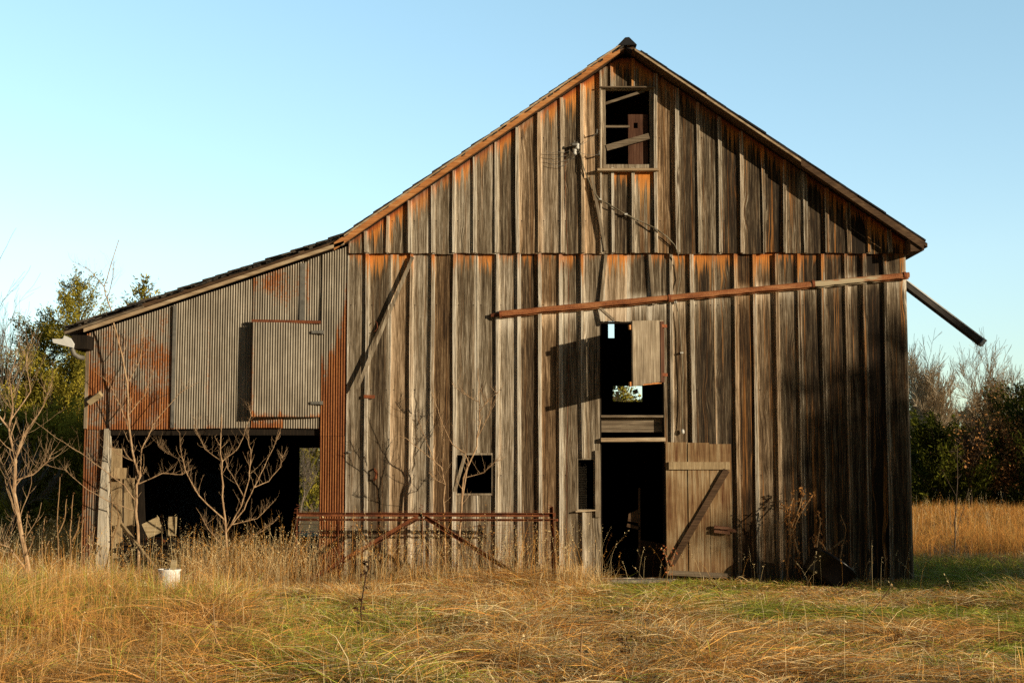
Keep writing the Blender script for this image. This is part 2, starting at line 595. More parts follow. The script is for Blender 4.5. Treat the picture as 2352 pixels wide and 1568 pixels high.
def np_mesh(name, mat, V, polys, C, parent=None, attr='col'):
    """V (n,3) world; polys list of (array (m,k)) ; C (n,4)"""
    me = bpy.data.meshes.new(name)
    if parent is not None:
        off = np.array(OFF[parent.name])
    else:
        off = np.array([(V[:, 0].min() + V[:, 0].max()) / 2, (V[:, 1].min() + V[:, 1].max()) / 2, V[:, 2].min()])
    me.vertices.add(len(V))
    me.vertices.foreach_set('co', (V - off).astype(np.float32).ravel())
    loops = np.concatenate([p.ravel() for p in polys]).astype(np.int32)
    tot = np.concatenate([np.full(len(p), p.shape[1]) for p in polys]).astype(np.int32)
    st = np.concatenate([[0], np.cumsum(tot)[:-1]]).astype(np.int32)
    me.loops.add(len(loops))
    me.loops.foreach_set('vertex_index', loops)
    me.polygons.add(len(tot))
    me.polygons.foreach_set('loop_start', st)
    me.polygons.foreach_set('loop_total', tot)
    me.materials.append(mat)
    a = me.attributes.new(attr, 'FLOAT_COLOR', 'POINT')
    a.data.foreach_set('color', C.astype(np.float32).ravel())
    me.update()
    me.validate()
    o = bpy.data.objects.new(name, me)
    COL.objects.link(o)
    if parent is not None:
        o.parent = parent
    else:
        o.location = off
    OFF[o.name] = Vector(off)
    return o


# smooth 2-D noise for numpy arrays
class VN:
    def __init__(s, seed):
        s.g = np.random.default_rng(seed).random((64, 64))

    def __call__(s, x, y, f):
        x = np.asarray(x) * f + 100
        y = np.asarray(y) * f + 100
        xi, yi = np.floor(x).astype(int), np.floor(y).astype(int)
        fx, fy = x - xi, y - yi
        fx, fy = fx * fx * (3 - 2 * fx), fy * fy * (3 - 2 * fy)
        g = s.g
        a = g[xi % 64, yi % 64] * (1 - fx) + g[(xi + 1) % 64, yi % 64] * fx
        b = g[xi % 64, (yi + 1) % 64] * (1 - fx) + g[(xi + 1) % 64, (yi + 1) % 64] * fx
        return a * (1 - fy) + b * fy


VA, VB, VC, VD = VN(1), VN(2), VN(3), VN(4)

# ------------------------------------------------------------------ barn measures
XL = at(795, 950).x
XR = at(2090, 960).x
XS = at(193, 1000).x             # lean-to's outer side
ZJ = at(1440, 582).z             # joint of the gable over the lower siding
OV = -0.38                       # front of the roof overhang
DEP = 12.0
pa, pl, pr, pe = at(1440, 92, OV), at(786, 538, OV), at(2131, 553, OV), at(145, 752, OV)


def z_roof(x):
    if x >= pa.x:
        return pa.z + (x - pa.x) * (pr.z - pa.z) / (pr.x - pa.x)
    if x >= pl.x:
        return pa.z + (x - pa.x) * (pl.z - pa.z) / (pl.x - pa.x)
    return pl.z + (x - pl.x) * (pe.z - pl.z) / (pe.x - pl.x)


barn = empty('barn', ((XL + XR) / 2, 0, 0),
             'weathered grey brown board barn with a rusty corrugated lean-to on its left side', 'barn')


def ux(u, v=950, y=0.0):
    return at(u, v, y).x


def uz(v, y=0.0):
    return at(1176, v, y).z


def hole(u0, u1, v0, v1):
    vm = (v0 + v1) / 2
    return (ux(u0, vm), ux(u1, vm), uz(v1), uz(v0))


H_SMALL = hole(1045, 1134, 1040, 1137)
H_NARROW = hole(1325, 1367, 1052, 1172)
H_DOOR = hole(1379, 1526, 738, 1326)
H_LOFT = hole(1384, 1499, 206, 388)
ppa, ppb = at(1140, 722), at(2092, 632)


def z_pipe(x):
    return ppa.z + (x - ppa.x) * (ppb.z - ppa.z) / (ppb.x - ppa.x)


def cuts(x, z0, z1, holes):
    iv = [(z0, z1)]
    for h in holes:
        if h[0] < x < h[1]:
            nv = []
            for a, b in iv:
                if h[2] > a and h[3] < b:
                    nv += [(a, h[2]), (h[3], b)]
                elif h[2] <= a and h[3] >= b:
                    pass
                elif h[2] <= a < h[3]:
                    nv.append((h[3], b))
                elif h[2] < b <= h[3]:
                    nv.append((a, h[2]))
                else:
                    nv.append((a, b))
            iv = nv
    return [(a, b) for a, b in iv if b - a > 0.02]


def palef(x, z):
    if x < ppa.x:
        return 0.0
    d = z_pipe(x) - z
    return math.exp(-max(d - 0.03, 0) / 0.16) if d > -0.02 else 0.0


def siding(mb, br, holes, ztop, zbot, y0, th, seed, warp=0.006):
    """vertical boards between the breaks, cut around the holes, each slightly cupped and bowed"""
    rr = random.Random(seed)
    for i in range(len(br) - 1):
        xa, xb = br[i], br[i + 1]
        rnd = rr.random()
        dy = rr.uniform(-0.006, 0.006)
        ph, cup, am = rr.uniform(0, 6), rr.uniform(-0.006, 0.008), rr.uniform(0.2, 1) * warp
        dz = rr.uniform(-0.012, 0.012)
        xs = sorted({xa, xb} | {e for h in holes for e in h[:2] if xa < e < xb})
        for j in range(len(xs) - 1):
            a, b = xs[j] + 0.002, xs[j + 1] - 0.002
            for z0, z1 in cuts((a + b) / 2, zbot + dz, None or max(ztop(a), ztop(b)), holes):
                nz = max(2, int((z1 - z0) / 0.16) + 1)
                V, C, Fc = [], [], []
                na = 4
                for r in range(nz + 1):
                    for k in range(na + 1):
                        x = a + (b - a) * k / na
                        t = r / nz
                        zt = min(z1, ztop(x)) if z1 > ztop(x) - 0.4 else z1
                        z = z0 + (zt - z0) * t
                        if r == 0:
                            z += rr.uniform(-0.006, 0.006)
                        g = (x - xa) / (xb - xa)
                        y = y0 + dy + am * math.sin(z * 1.3 + ph) - cup * (1 - (2 * g - 1) ** 2)
                        V.append((x, y, z))
                        C.append((rnd, g, max(zt - z, 0) + (1.2 if z1 < 2.6 else 0.0), palef(x, z)))
                n = na + 1
                for r in range(nz):
                    for k in range(na):
                        q = r * n + k
                        Fc.append((q, q + 1, q + 1 + n, q + n))
                # side, top and bottom returns
                base = len(V)
                ring = [(r, 0) for r in range(nz + 1)] + [(nz, k) for k in range(1, n)] + \
                       [(r, n - 1) for r in range(nz - 1, -1, -1)] + [(0, k) for k in range(n - 2, 0, -1)]
                for r, k in ring:
                    v = V[r * n + k]
                    V.append((v[0], y0 + th, v[2]))
                    C.append(C[r * n + k])
                L = len(ring)
                for q in range(L):
                    r, k = ring[q]
                    r2, k2 = ring[(q + 1) % L]
                    Fc.append((r * n + k, base + q, base + (q + 1) % L, r2 * n + k2))
                mb.add(V, Fc, C)


def batten(mb, xt, xb_, z0, z1, w, th, y0, rr, holes=()):
    rnd = rr.random() * 0.5 + 0.5
    ph, am = rr.uniform(0, 6), rr.uniform(0, 0.006)
    for za, zb in cuts((xt + xb_) / 2, z0, z1, holes):
        nz = max(2, int((zb - za) / 0.25))
        V, C, Fc = [], [], []
        for r in range(nz + 1):
            z = za + (zb - za) * r / nz
            t = (z - z0) / (z1 - z0)
            x = xb_ + (xt - xb_) * t + am * math.sin(z * 2.1 + ph)
            yy = y0 - th + 0.4 * am * math.sin(z * 1.1 + ph)
            for dx, dy in ((-w / 2, y0 + 0.012), (-w / 2, yy), (w / 2, yy), (w / 2, y0 + 0.012)):
                V.append((x + dx, dy, z))
                C.append((rnd, 0.02 if dx < 0 else 0.98, (z1 - z) * 0.8 + 0.05, 0.42 + palef(x, z) * 0.3))  # battens set paler than the boards, their sunlit faces painted in
        for r in range(nz):
            q = r * 4
            for k in range(3):
                Fc.append((q + k, q + k + 1, q + k + 5, q + k + 4))
        Fc.append((0, 3, 2, 1))
        q = nz * 4
        Fc.append((q, q + 1, q + 2, q + 3))
        mb.add(V, Fc, C)


# --- lower siding
low_u = [843.5, 897, 943.7, 993.7, 1043.7, 1096, 1142, 1192, 1239, 1289, 1338, 1390, 1442, 1494, 1543, 1591, 1642, 1691,
         1735, 1786, 1837, 1892, 1947, 1989, 2035]
lowx = [XL] + [ux(u, 800) for u in low_u] + [XR]
LH = [H_SMALL, H_NARROW, H_DOOR]
mb = MB()
siding(mb, lowx, LH, lambda x: ZJ + 0.05, 0.02, 0.0, 0.025, 5)
rr = random.Random(3)
skinny = {897, 1096, 1442, 1642}
for u, x in zip(low_u, lowx[1:-1]):
    if u in (1390, 1494):
        continue
    if u in skinny:
        batten(mb, x, x + rr.uniform(-0.01, 0.01), 0.05, ZJ - 0.01, 0.016, 0.006, 0.0, rr, LH)
    else:
        batten(mb, x + rr.uniform(-0.008, 0.008), x + rr.uniform(-0.012, 0.012), rr.uniform(0.03, 0.3), ZJ - 0.012,
               rr.uniform(0.04, 0.056), rr.uniform(0.030, 0.05), -0.006, rr, LH)
mb.build('lower_siding', M['siding'], barn, 'bd')

# --- gable siding, lapping over the lower boards
up_u = [843, 893, 944, 994, 1043.5, 1090, 1140, 1189, 1240, 1290, 1337, 1380, 1406, 1454, 1506, 1556, 1604, 1654, 1702, 1752,
        1800, 1848, 1896, 1944, 1992, 2037]
upx = [XL + 0.02] + [ux(u, 450) for u in up_u] + [XR - 0.01]
mb = MB()
YU = -0.055
ztop_wall = lambda x: z_roof(x) - 0.115
siding(mb, upx, [H_LOFT], ztop_wall, ZJ - 0.005, YU, 0.03, 9)
rr = random.Random(13)
for u, x in zip(up_u, upx[1:-1]):
    zt = ztop_wall(x) - 0.02
    batten(mb, x + rr.uniform(-0.008, 0.008), x + rr.uniform(-0.012, 0.02), ZJ + rr.uniform(-0.004, 0.01), zt,
           rr.uniform(0.04, 0.058) if u != 1380 else 0.02, rr.uniform(0.026, 0.047), YU - 0.006, rr, [H_LOFT])
mb.build('gable_siding', M['siding'], barn, 'bd')

# --- other walls, dark inside
def plain_wall(name, axis, a, b, c, z0, ztop, holes=(), th=0.03):
    mb = MB()
    n = max(2, int(abs(b - a) / 0.3))
    xs = sorted({a + (b - a) * i / n for i in range(n + 1)} | {e for h in holes for e in h[:2]})
    for i in range(len(xs) - 1):
        p, q = xs[i], xs[i + 1]
        for za, zb in cuts((p + q) / 2, z0, 50, holes):
            t0, t1 = min(zb, ztop(p)), min(zb, ztop(q))
            off = random.uniform(-0.004, 0.004)
            if axis == 'x':
                pts = [(p, c + off, za), (q, c + off, za), (q, c + off, t1), (p, c + off, t0)]
                pts += [(x, y + th, z) for x, y, z in pts]
            else:
                pts = [(c + off, q, za), (c + off, p, za), (c + off, p, t0), (c + off, q, t1)]
                pts += [(x + th, y, z) for x, y, z in pts]
            mb.hexa(pts)
    return mb


def hole_at(u0, u1, v0, v1, y):
    vm = (v0 + v1) / 2
    return (at(u0, vm, y).x, at(u1, vm, y).x, at(1176, v1, y).z, at(1176, v0, y).z)


BH = [hole_at(1408, 1475, 886, 922, DEP), hole_at(1397, 1411, 737, 776, DEP), hole_at(687, 745, 1028, 1231, DEP)]
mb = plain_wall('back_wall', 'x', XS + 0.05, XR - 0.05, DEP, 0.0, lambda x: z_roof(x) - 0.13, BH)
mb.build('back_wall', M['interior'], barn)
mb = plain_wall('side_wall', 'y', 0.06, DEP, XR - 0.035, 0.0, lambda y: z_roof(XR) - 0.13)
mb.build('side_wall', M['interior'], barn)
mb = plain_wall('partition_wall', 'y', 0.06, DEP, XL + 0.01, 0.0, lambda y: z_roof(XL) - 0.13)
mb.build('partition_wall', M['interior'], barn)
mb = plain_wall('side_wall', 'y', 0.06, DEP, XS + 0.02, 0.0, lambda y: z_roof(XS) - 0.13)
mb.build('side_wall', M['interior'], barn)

# --- roof
def slab(mb, xa, xb, za, zb, y0, y1, t0, t1):
    """a sloping slab below the line (xa,za)-(xb,zb) between the depths t0 (top) and t1"""
    mb.hexa([(xa, y0, za - t1), (xb, y0, zb - t1), (xb, y0, zb - t0), (xa, y0, za - t0),
             (xa, y1, za - t1), (xb, y1, zb - t1), (xb, y1, zb - t0), (xa, y1, za - t0)])


YE = DEP + 0.3
mb = MB()
slab(mb, pa.x, pr.x, pa.z, pr.z, OV + 0.02, YE, 0.035, 0.095)
slab(mb, pl.x - 0.05, pa.x, z_roof(pl.x) - 0.033, pa.z, OV + 0.03, YE, 0.035, 0.095)
mb.build('roof_deck', M['soffit'], barn)
mb = MB()
slab(mb, pe.x, pl.x + 0.08, pe.z, z_roof(pl.x) + 0.02, OV + 0.03, YE, 0.035, 0.095)
mb.build('lean_to_roof_deck', M['soffit'], barn)


def shingle_run(mb, xa, xb, y0, y1, step, lift, rr, jag=0.03):
    """courses of shingles along a slope: overlapping slabs whose front ends are ragged"""
    n = int(abs(xb - xa) / step)
    for i in range(n):
        x0 = xa + (xb - xa) * i / n
        x1 = xa + (xb - xa) * (i + 1.35) / n
        lo, hi = (x0, x1) if x0 < x1 else (x1, x0)
        za, zb = z_roof(lo), z_roof(hi)
        # the downhill end lies higher on the course below
        la, lb = (lift, 0.004) if za < zb else (0.004, lift)
        ys = y0 - rr.uniform(-0.04, jag)
        th = rr.uniform(0.016, 0.034)
        mb.hexa([(lo, ys, za + la - th), (hi, ys, zb + lb - th), (hi, ys, zb + lb), (lo, ys, za + la),
                 (lo, y1, za + la - th), (hi, y1, zb + lb - th), (hi, y1, zb + lb), (lo, y1, za + la)])


rr = random.Random(21)
mb = MB()
shingle_run(mb, pl.x + 0.02, pa.x - 0.02, OV, YE, 0.15, 0.02, rr)
# broken bits of shingle and lath ends along the rake
for i in range(70):
    t = rr.random()
    x = pl.x + (pa.x - pl.x) * t
    w = rr.uniform(0.03, 0.11)
    s = rr.uniform(-0.02, 0.012)
    z0, z1 = z_roof(x) - 0.04 + s, z_roof(x + w) - 0.04 + s
    mb.hexa([(x, OV - 0.035, z0 - 0.014), (x + w, OV - 0.035, z1 - 0.014), (x + w, OV - 0.035, z1 + 0.012), (x, OV - 0.035, z0 + 0.012),
             (x, 0, z0 - 0.014), (x + w, 0, z1 - 0.014), (x + w, 0, z1 + 0.012), (x, 0, z0 + 0.012)])
mb.build('shingles', M['shingle'], barn)
mb = MB()
shingle_run(mb, pr.x - 0.02, pa.x + 0.02, OV, YE, 0.3, 0.012, rr, 0.0)
mb.build('tar_roofing', M['tar'], barn)
mb = MB()
shingle_run(mb, pe.x + 0.01, pl.x - 0.03, OV, YE, 0.19, 0.022, rr)
for i in range(60):
    t = rr.random()
    x = pe.x + (pl.x - pe.x) * t
    w = rr.uniform(0.05, 0.22)
    s = rr.uniform(-0.012, 0.012)
    z0, z1 = z_roof(x) - 0.045 + s, z_roof(x + w) - 0.045 + s
    mb.hexa([(x, OV - 0.03, z0 - 0.014), (x + w, OV - 0.03, z1 - 0.014), (x + w, OV - 0.03, z1 + 0.012), (x, OV - 0.03, z0 + 0.012),
             (x, 0, z0 - 0.014), (x + w, 0, z1 - 0.014), (x + w, 0, z1 + 0.012), (x, 0, z0 + 0.012)])
mb.build('lean_to_shingles', M['shingle'], barn)

mb = MB()   # ridge cap
mb.hexa([(pa.x - 0.15, OV - 0.05, pa.z - 0.10), (pa.x + 0.15, OV - 0.05, pa.z - 0.09), (pa.x + 0.03, OV - 0.05, pa.z + 0.03), (pa.x - 0.03, OV - 0.05, pa.z + 0.025),
         (pa.x - 0.15, YE, pa.z - 0.10), (pa.x + 0.15, YE, pa.z - 0.09), (pa.x + 0.03, YE, pa.z + 0.03), (pa.x - 0.03, YE, pa.z + 0.025)])
mb.build('ridge_cap', M['tar'], barn)


def rake(name, ua, va, ub, vb, t0, t1, y0, y1, mat, label=None):
    a, b = at(ua, va, y0), at(ub, vb, y0)
    mb = MB()
    slab(mb, a.x, b.x, a.z, b.z, y0, y1, t0, t1)
    o = mb.build(name, mat, barn)
    if label:
        o['label'] = label
    return o


rake('rake_board', 767, 557, 1424, 104, 0.0, 0.115, OV - 0.02, OV + 0.028, M['rake'], 'orange brown board under the left slope of the main roof')
rake('rake_trim', 790, 538.5, 1426, 100, 0.0, 0.03, OV - 0.045, OV - 0.022, M['tan'])
rake('rake_board', 1458, 111, 1840, 367, 0.0, 0.032, OV - 0.012, OV + 0.018, M['tan'], 'broken pale board under the right slope of the main roof')
rake('rake_board', 1840, 369, 2122, 562, 0.0, 0.07, OV - 0.005, OV + 0.018, M['soffit'], 'dark brown board along the lower right slope')
rake('rake_board', 192, 754, 790, 553, 0.0, 0.055, OV - 0.02, OV + 0.028, M['tan'], 'pale board along the lean-to roof edge')
rake('rake_board', 148, 763, 330, 703, -0.01, 0.028, OV - 0.045, OV - 0.022, M['greywood_x'], 'grey split board at the low end of the lean-to roof')
# boxed eave end on the right
mb = MB()
e0, e1, e2 = at(2124, 574, OV), at(2082, 598, -0.06), at(2082, 560, -0.06)
mb.hexa([(XR - 0.02, OV + 0.03, e0.z - 0.02), (e0.x, OV + 0.03, e0.z), (e0.x, OV + 0.03, z_roof(e0.x) - 0.1), (XR - 0.02, OV + 0.03, z_roof(XR) - 0.12),
         (XR - 0.02, DEP, e0.z - 0.12), (e0.x, DEP, e0.z), (e0.x, DEP, z_roof(e0.x) - 0.1), (XR - 0.02, DEP, z_roof(XR) - 0.12)])
mb.build('eave_box', M['soffit'], barn)
# lean-to eave: fascia, soffit, gutter end, downspout elbow
mb = MB()
g0 = at(162, 775, OV)
mb.box(pe.x + 0.12, XS + 0.1, OV + 0.06, DEP, z_roof(pe.x) - 0.32, z_roof(pe.x) - 0.11)
mb.build('eave_box', M['interior'], barn)
a = at(120, 778, OV - 0.05)
b = at(168, 796, OV - 0.05)
mb = MB()
pts = [(120, 778), (122, 787), (166, 798), (168, 789), (160, 776), (147, 770), (145, 778)]
fr = [at(u, v, OV - 0.02) for u, v in pts]
n = len(fr)
V = [tuple(p) for p in fr] + [(p.x, p.y + 2.5, p.z) for p in fr]
mb.add(V, [tuple(range(n))[::-1]] + [(i, (i + 1) % n, n + (i + 1) % n, n + i) for i in range(n)])
mb.build('eave_gutter', M['white'], barn)
mb = MB()
mb.tube([at(166, 790, -0.3), at(166, 802, -0.3), at(170, 813, -0.28), at(179, 819, -0.24), at(192, 822, -0.16)], 0.038, 10)
mb.build('downspout', M['dull_metal'], barn, smooth=True)

# --- corrugated sheets on the lean-to
def corr(name, x0, x1, zt, zb, y0, rust, dark, pitch=0.0385, amp=0.0105, lean=0.0, parent=barn, ragged=0.0):
    mb = MB()
    rr = random.Random(int(x0 * 1000) + int(y0 * 5000))
    per = 6
    nx = max(6, int((x1 - x0) / pitch * per))
    V, C, Fc = [], [], []
    hmax = max(zt(x0), zt(x1)) - zb(x0)
    nz = max(2, int(hmax / 0.12))
    rnd = rr.random()
    for i in range(nx + 1):
        x = x0 + (x1 - x0) * i / nx
        rag = rr.uniform(-ragged, ragged)
        for r in range(nz + 1):
            t = r / nz
            z = zb(x) + rag * (1 - t) + (zt(x) - zb(x)) * t
            y = y0 - amp * math.sin(2 * math.pi * x / pitch) + 0.006 * math.sin(z * 2.3 + x * 3 + rnd * 9) + 0.004 * math.sin(z * 5.1 - x * 7 + rnd * 5) + lean * (1 - t)
            V.append((x, y, z))
            ed = 0.30 * math.exp(-min(x - x0, x1 - x) / 0.035) + 0.25 * math.exp(-(z - zb(x)) / 0.03)
            C.append((rust(x, z) + ed, dark(x, z), rnd, 0))
    n = nz + 1
    for i in range(nx):
        for r in range(nz):
            q = i * n + r
            Fc.append((q, q + n, q + n + 1, q + 1))
    mb.add(V, Fc, C)
    return mb.build(name, M['corr'], parent, 'rs', smooth=True)


def blob(x, z, u, v, ru, rv):
    p = at(u, v)
    return math.exp(-(((x - p.x) / (ru / 148.0)) ** 2 + ((z - p.z) / (rv / 148.0)) ** 2))


def rust_left(x, z):
    s = max(0.0, min(1.0, (at(0, 800).z - z) / 0.7))
    return 0.31 + 0.10 * s + 0.28 * blob(x, z, 345, 815, 55, 34) + 0.34 * blob(x, z, 345, 935, 60, 42) + 0.26 * blob(x, z, 215, 880, 45, 90) + 0.12 * blob(x, z, 260, 790, 60, 30)


def rust_mid(x, z):
    return 0.12 + 0.45 * blob(x, z, 640, 650, 62, 55) + 0.12 * blob(x, z, 600, 975, 40, 16)


def rust_none(x, z):
    return 0.19


def rust_strip(x, z):
    g = max(0.0, min(1.0, (x - X5) / (XL - X5)))
    top = at(770, 830 - 150 * g ** 1.5 - 20 * math.sin(x * 55.0)).z
    return 0.04 + 0.85 * max(0.0, min(1.0, (top - z) / 0.9 + 0.35))


nod = lambda x, z: 0.0
zw = lambda x: z_roof(x) - 0.15
zb0 = uz(984)
zbf = lambda x: zb0 + 0.015 * math.sin(x * 1.3)
X0, X1, X2, X3, X4, X5 = ux(196), ux(397), ux(480), ux(580), ux(705), ux(737)
corr('corrugated_sheet', X0, X1 - 0.005, zw, zbf, -0.010, rust_left, lambda x, z: 0.18)['label'] = 'rust stained corrugated sheet at the outer end'
corr('corrugated_sheet', X1 - 0.03, X2, zw, zbf, -0.030, rust_none, nod)
corr('corrugated_sheet', X2 - 0.03, X3 + 0.02, zw, zbf, -0.012, rust_none, nod)
zd0, zd1 = uz(957), uz(742)
corr('corrugated_sheet', X3 - 0.01, X4, zw, lambda x: zd1 - 0.1, -0.028, rust_mid, nod)['label'] = 'speckled rusty corrugated sheet above the hatch'
corr('corrugated_sheet', X4 - 0.02, X5 + 0.02, zw, lambda x: zd1 - 0.1, -0.012, rust_none, nod)
corr('corrugated_sheet', X3 - 0.01, ux(650), lambda x: zd0 + 0.1, zbf, -0.03, lambda x, z: 0.42, nod)
corr('corrugated_sheet', ux(650) - 0.02, ux(733), lambda x: zd0 + 0.1, lambda x: zbf(x) - 0.01, -0.012, lambda x, z: 0.1, nod)
corr('corrugated_sheet', X5 - 0.01, XL - 0.004, zw, lambda x: uz(1001), -0.034, rust_strip, lambda x, z: 0.35 * rust_strip(x, z))['label'] = 'grey corrugated sheet turning bright rust orange lower down'
corr('corrugated_sheet', ux(733, 1150), ux(791, 1150), lambda x: uz(998), lambda x: 0.05, -0.016, lambda x, z: 0.85, lambda x, z: 0.38)['label'] = 'dark red rusty corrugated sheet beside the shed opening'
corr('corrugated_sheet', ux(190, 1150), ux(239, 1150), lambda x: uz(983), lambda x: 0.1, 0.004, lambda x, z: 0.5, lambda x, z: 0.55, ragged=0.05)['label'] = 'grey brown corrugated sheet on the corner pier'
# flat flashing seams
mb = MB()
mb.box(X1 - 0.02, X1 + 0.035, -0.050, -0.043, zb0 + 0.01, zw(X1) - 0.02)
mb.build('seam_strip', M['dull_metal'], barn)
mb = MB()
mb.box(ux(690, 650), ux(702, 650), -0.048, -0.040, zd1 + 0.04, zw(X4) - 0.06)
mb.build('seam_strip', M['dull_metal'], barn)
mb = MB()
mb.box(XS + 0.0, XS + 0.055, -0.035, -0.026, zb0, zw(XS) - 0.02)
mb.build('corner_strip', M['greywood'], barn)
mb = MB()   # lintel under the sheets
mb.box(ux(250), ux(733), 0.03, 0.16, zb0 - 0.10, zb0 + 0.15)
mb.build('lintel', M['interior'], barn)
# corner post
mb = MB()
a0, a1, b0, b1 = at(219, 1325, -0.06), at(246, 1325, -0.06), at(237, 984, -0.04), at(250, 984, -0.04)
n = 10
V, Fc = [], []
for i in range(n + 1):
    t = i / n
    w = random.uniform(-0.006, 0.006)
    p, q = a0.lerp(b0, t), a1.lerp(b1, t)
    if t > 0.55:
        k = (t - 0.55) / 0.45
        p = p.lerp(q, 0.25 * k)
    V += [(p.x + w, -0.06, p.z), (q.x + w, -0.075, q.z), (q.x + w, 0.1, q.z), (p.x + w, 0.1, p.z)]
for i in range(n):
    for k in range(4):
        Fc.append((i * 4 + k, i * 4 + (k + 1) % 4, i * 4 + 4 + (k + 1) % 4, i * 4 + 4 + k))
Fc.append((n * 4, n * 4 + 1, n * 4 + 2, n * 4 + 3))
mb.add(V, Fc)
mb.build('corner_post', M['postwood'], barn)

# hatch of the lean-to: hinged on the right, standing ajar
hx0, hx1 = ux(578, 850, -0.15), ux(738, 850, -0.06)
hz0, hz1 = uz(957, -0.1), uz(741, -0.1)
ajar = 0.13


def hy(x):
    return -0.065 - ajar * (hx1 - x) / (hx1 - hx0)


mb = MB()
nx, nz = int((hx1 - hx0) / 0.0385 * 6), 12
V, C, Fc = [], [], []
for i in range(nx + 1):
    x = hx0 + (hx1 - hx0) * i / nx
    for r in range(nz + 1):
        z = hz0 + (hz1 - hz0) * r / nz
        V.append((x, hy(x) - 0.0105 * math.sin(2 * math.pi * x / 0.0385), z))
        e = min(x - hx0, 0.12) / 0.12
        rs = 0.62 * (1 - e) ** 2 + 0.06 + 0.35 * math.exp(-((x - hx0 - 0.42 * (hx1 - hx0)) / 0.02) ** 2) + 0.5 * math.exp(-(z - hz0) / 0.02)
        C.append((rs, 0, 0.4, 0))
for i in range(nx):
    for r in range(nz):
        q = i * (nz + 1) + r
        Fc.append((q, q + nz + 1, q + nz + 2, q + 1))
mb.add(V, Fc, C)
hatch = mb.build('hatch_door', M['corr'], barn, 'rs', smooth=True)
hatch['label'] = 'corrugated metal hatch standing ajar on its right-hand hinges'
mb = MB()
for xa, xb, za, zb in ((hx0 + 0.01, hx0 + 0.1, hz0, hz1), (hx1 - 0.1, hx1 - 0.01, hz0, hz1), (hx0 + 0.1, hx1 - 0.1, hz0, hz0 + 0.09), (hx0 + 0.1, hx1 - 0.1, hz1 - 0.09, hz1)):
    mb.hexa([(xa, hy(xa) + 0.012, za), (xb, hy(xb) + 0.012, za), (xb, hy(xb) + 0.012, zb), (xa, hy(xa) + 0.012, zb),
             (xa, hy(xa) + 0.045, za), (xb, hy(xb) + 0.045, za), (xb, hy(xb) + 0.045, zb), (xa, hy(xa) + 0.045, zb)])
mb.build('frame', M['soffit'], hatch)
for v in (763, 925):
    mb = MB()
    z = uz(v, -0.07)
    mb.box(hx1 - 0.15, hx1 - 0.005, -0.125, -0.085, z - 0.02, z + 0.02)
    mb.box(hx1 - 0.005, hx1 + 0.03, -0.125, -0.03, z - 0.028, z + 0.028)
    mb.build('hinge', M['dull_metal'], hatch)
mb = MB()
mb.plank(at(578, 737, -0.12), at(737, 740, -0.08), 0.045, 0.05)
mb.build('hatch_drip_rail', M['rust'], barn)
# wooden block nailed to the sheet
mb = MB()
mb.plank(at(205, 924, -0.1), at(232, 904, -0.16), 0.085, 0.09)
mb.build('nailed_block', M['freshwood'], barn)

# --- small window, narrow window
def frame_trim(h, w, y0, y1, parent, mat, name='frame'):
    mb = MB()
    x0, x1, z0, z1 = h
    mb.box(x0, x1, y0, y1, z1 - w, z1)
    mb.box(x0, x1, y0, y1, z0, z0 + w)
    mb.box(x0, x0 + w, y0, y1, z0 + w, z1 - w)
    mb.box(x1 - w, x1, y0, y1, z0 + w, z1 - w)
    return mb.build(name, mat, parent)


frame_trim(H_SMALL, 0.03, -0.012, 0.07, barn, M['greywood'], 'window_frame')
frame_trim(H_NARROW, 0.02, -0.006, 0.06, barn, M['greywood'], 'window_frame')
mb = MB()
mb.plank(at(1042, 1136, -0.03), at(1068, 1045, -0.10), 0.05, 0.02)
mb.build('window_prop', M['greywood'], barn)
mb = MB()
mb.box(H_NARROW[1] + 0.002, H_NARROW[1] + 0.08, -0.05, -0.012, H_NARROW[2] - 0.1, H_NARROW[3] + 0.12)
mb.build('window_trim', M['greywood'], barn)
mb = MB()
mb.plank(at(1322, 1174, -0.03), at(1369, 1171, -0.03), 0.02, 0.09)
mb.build('window_sill', M['tan'], barn)
mb = MB()
x0, x1, z0, z1 = H_NARROW
for i in range(8):
    x = x0 + 0.01 + i * 0.02
    mb.tube([(x, 0.035, z0), (x, 0.035, z1 - 0.05 - 0.1 * random.random())], 0.0009, 3)
for i in range(26):
    z = z0 + 0.02 + i * 0.027
    if z < z1 - 0.13:
        mb.tube([(x0, 0.035, z), (x0 + 0.14 + random.uniform(-0.02, 0.02), 0.035, z)], 0.0009, 3)
mb.build('wire_mesh', M['wire'], barn)

# --- door opening
x0, x1, z0, z1 = H_DOOR
mb = MB()
mb.box(x0 - 0.0, x0 + 0.02, 0.03, 0.12, 0.03, z1)
mb.box(x1 - 0.02, x1, 0.03, 0.12, 0.03, z1)
mb.box(x0 + 0.02, x1 - 0.02, 0.03, 0.12, z1 - 0.03, z1)
mb.build('door_jamb', M['interior'], barn)
mb = MB()
mb.box(x0, x1, 0.10, 0.16, uz(992, 0.1), uz(958, 0.1))
mb.build('loft_beam', M['greywood_x'], barn)
mb = MB()
mb.box(x0 + 0.01, x1 - 0.01, -0.012, 0.09, uz(958), uz(953))
mb.build('loft_floor_edge', M['greywood_x'], barn)
mb = MB()
mb.plank(at(1380, 1010, -0.03), at(1528, 1009, -0.03), 0.06, 0.10)
mb.build('door_lintel', M['tan'], barn)
mb = MB()
mb.box(x0 - 0.02, x1 + 0.1, -0.32, 0.06, -0.1, 0.055)
mb.build('door_step', M['concrete'], barn)

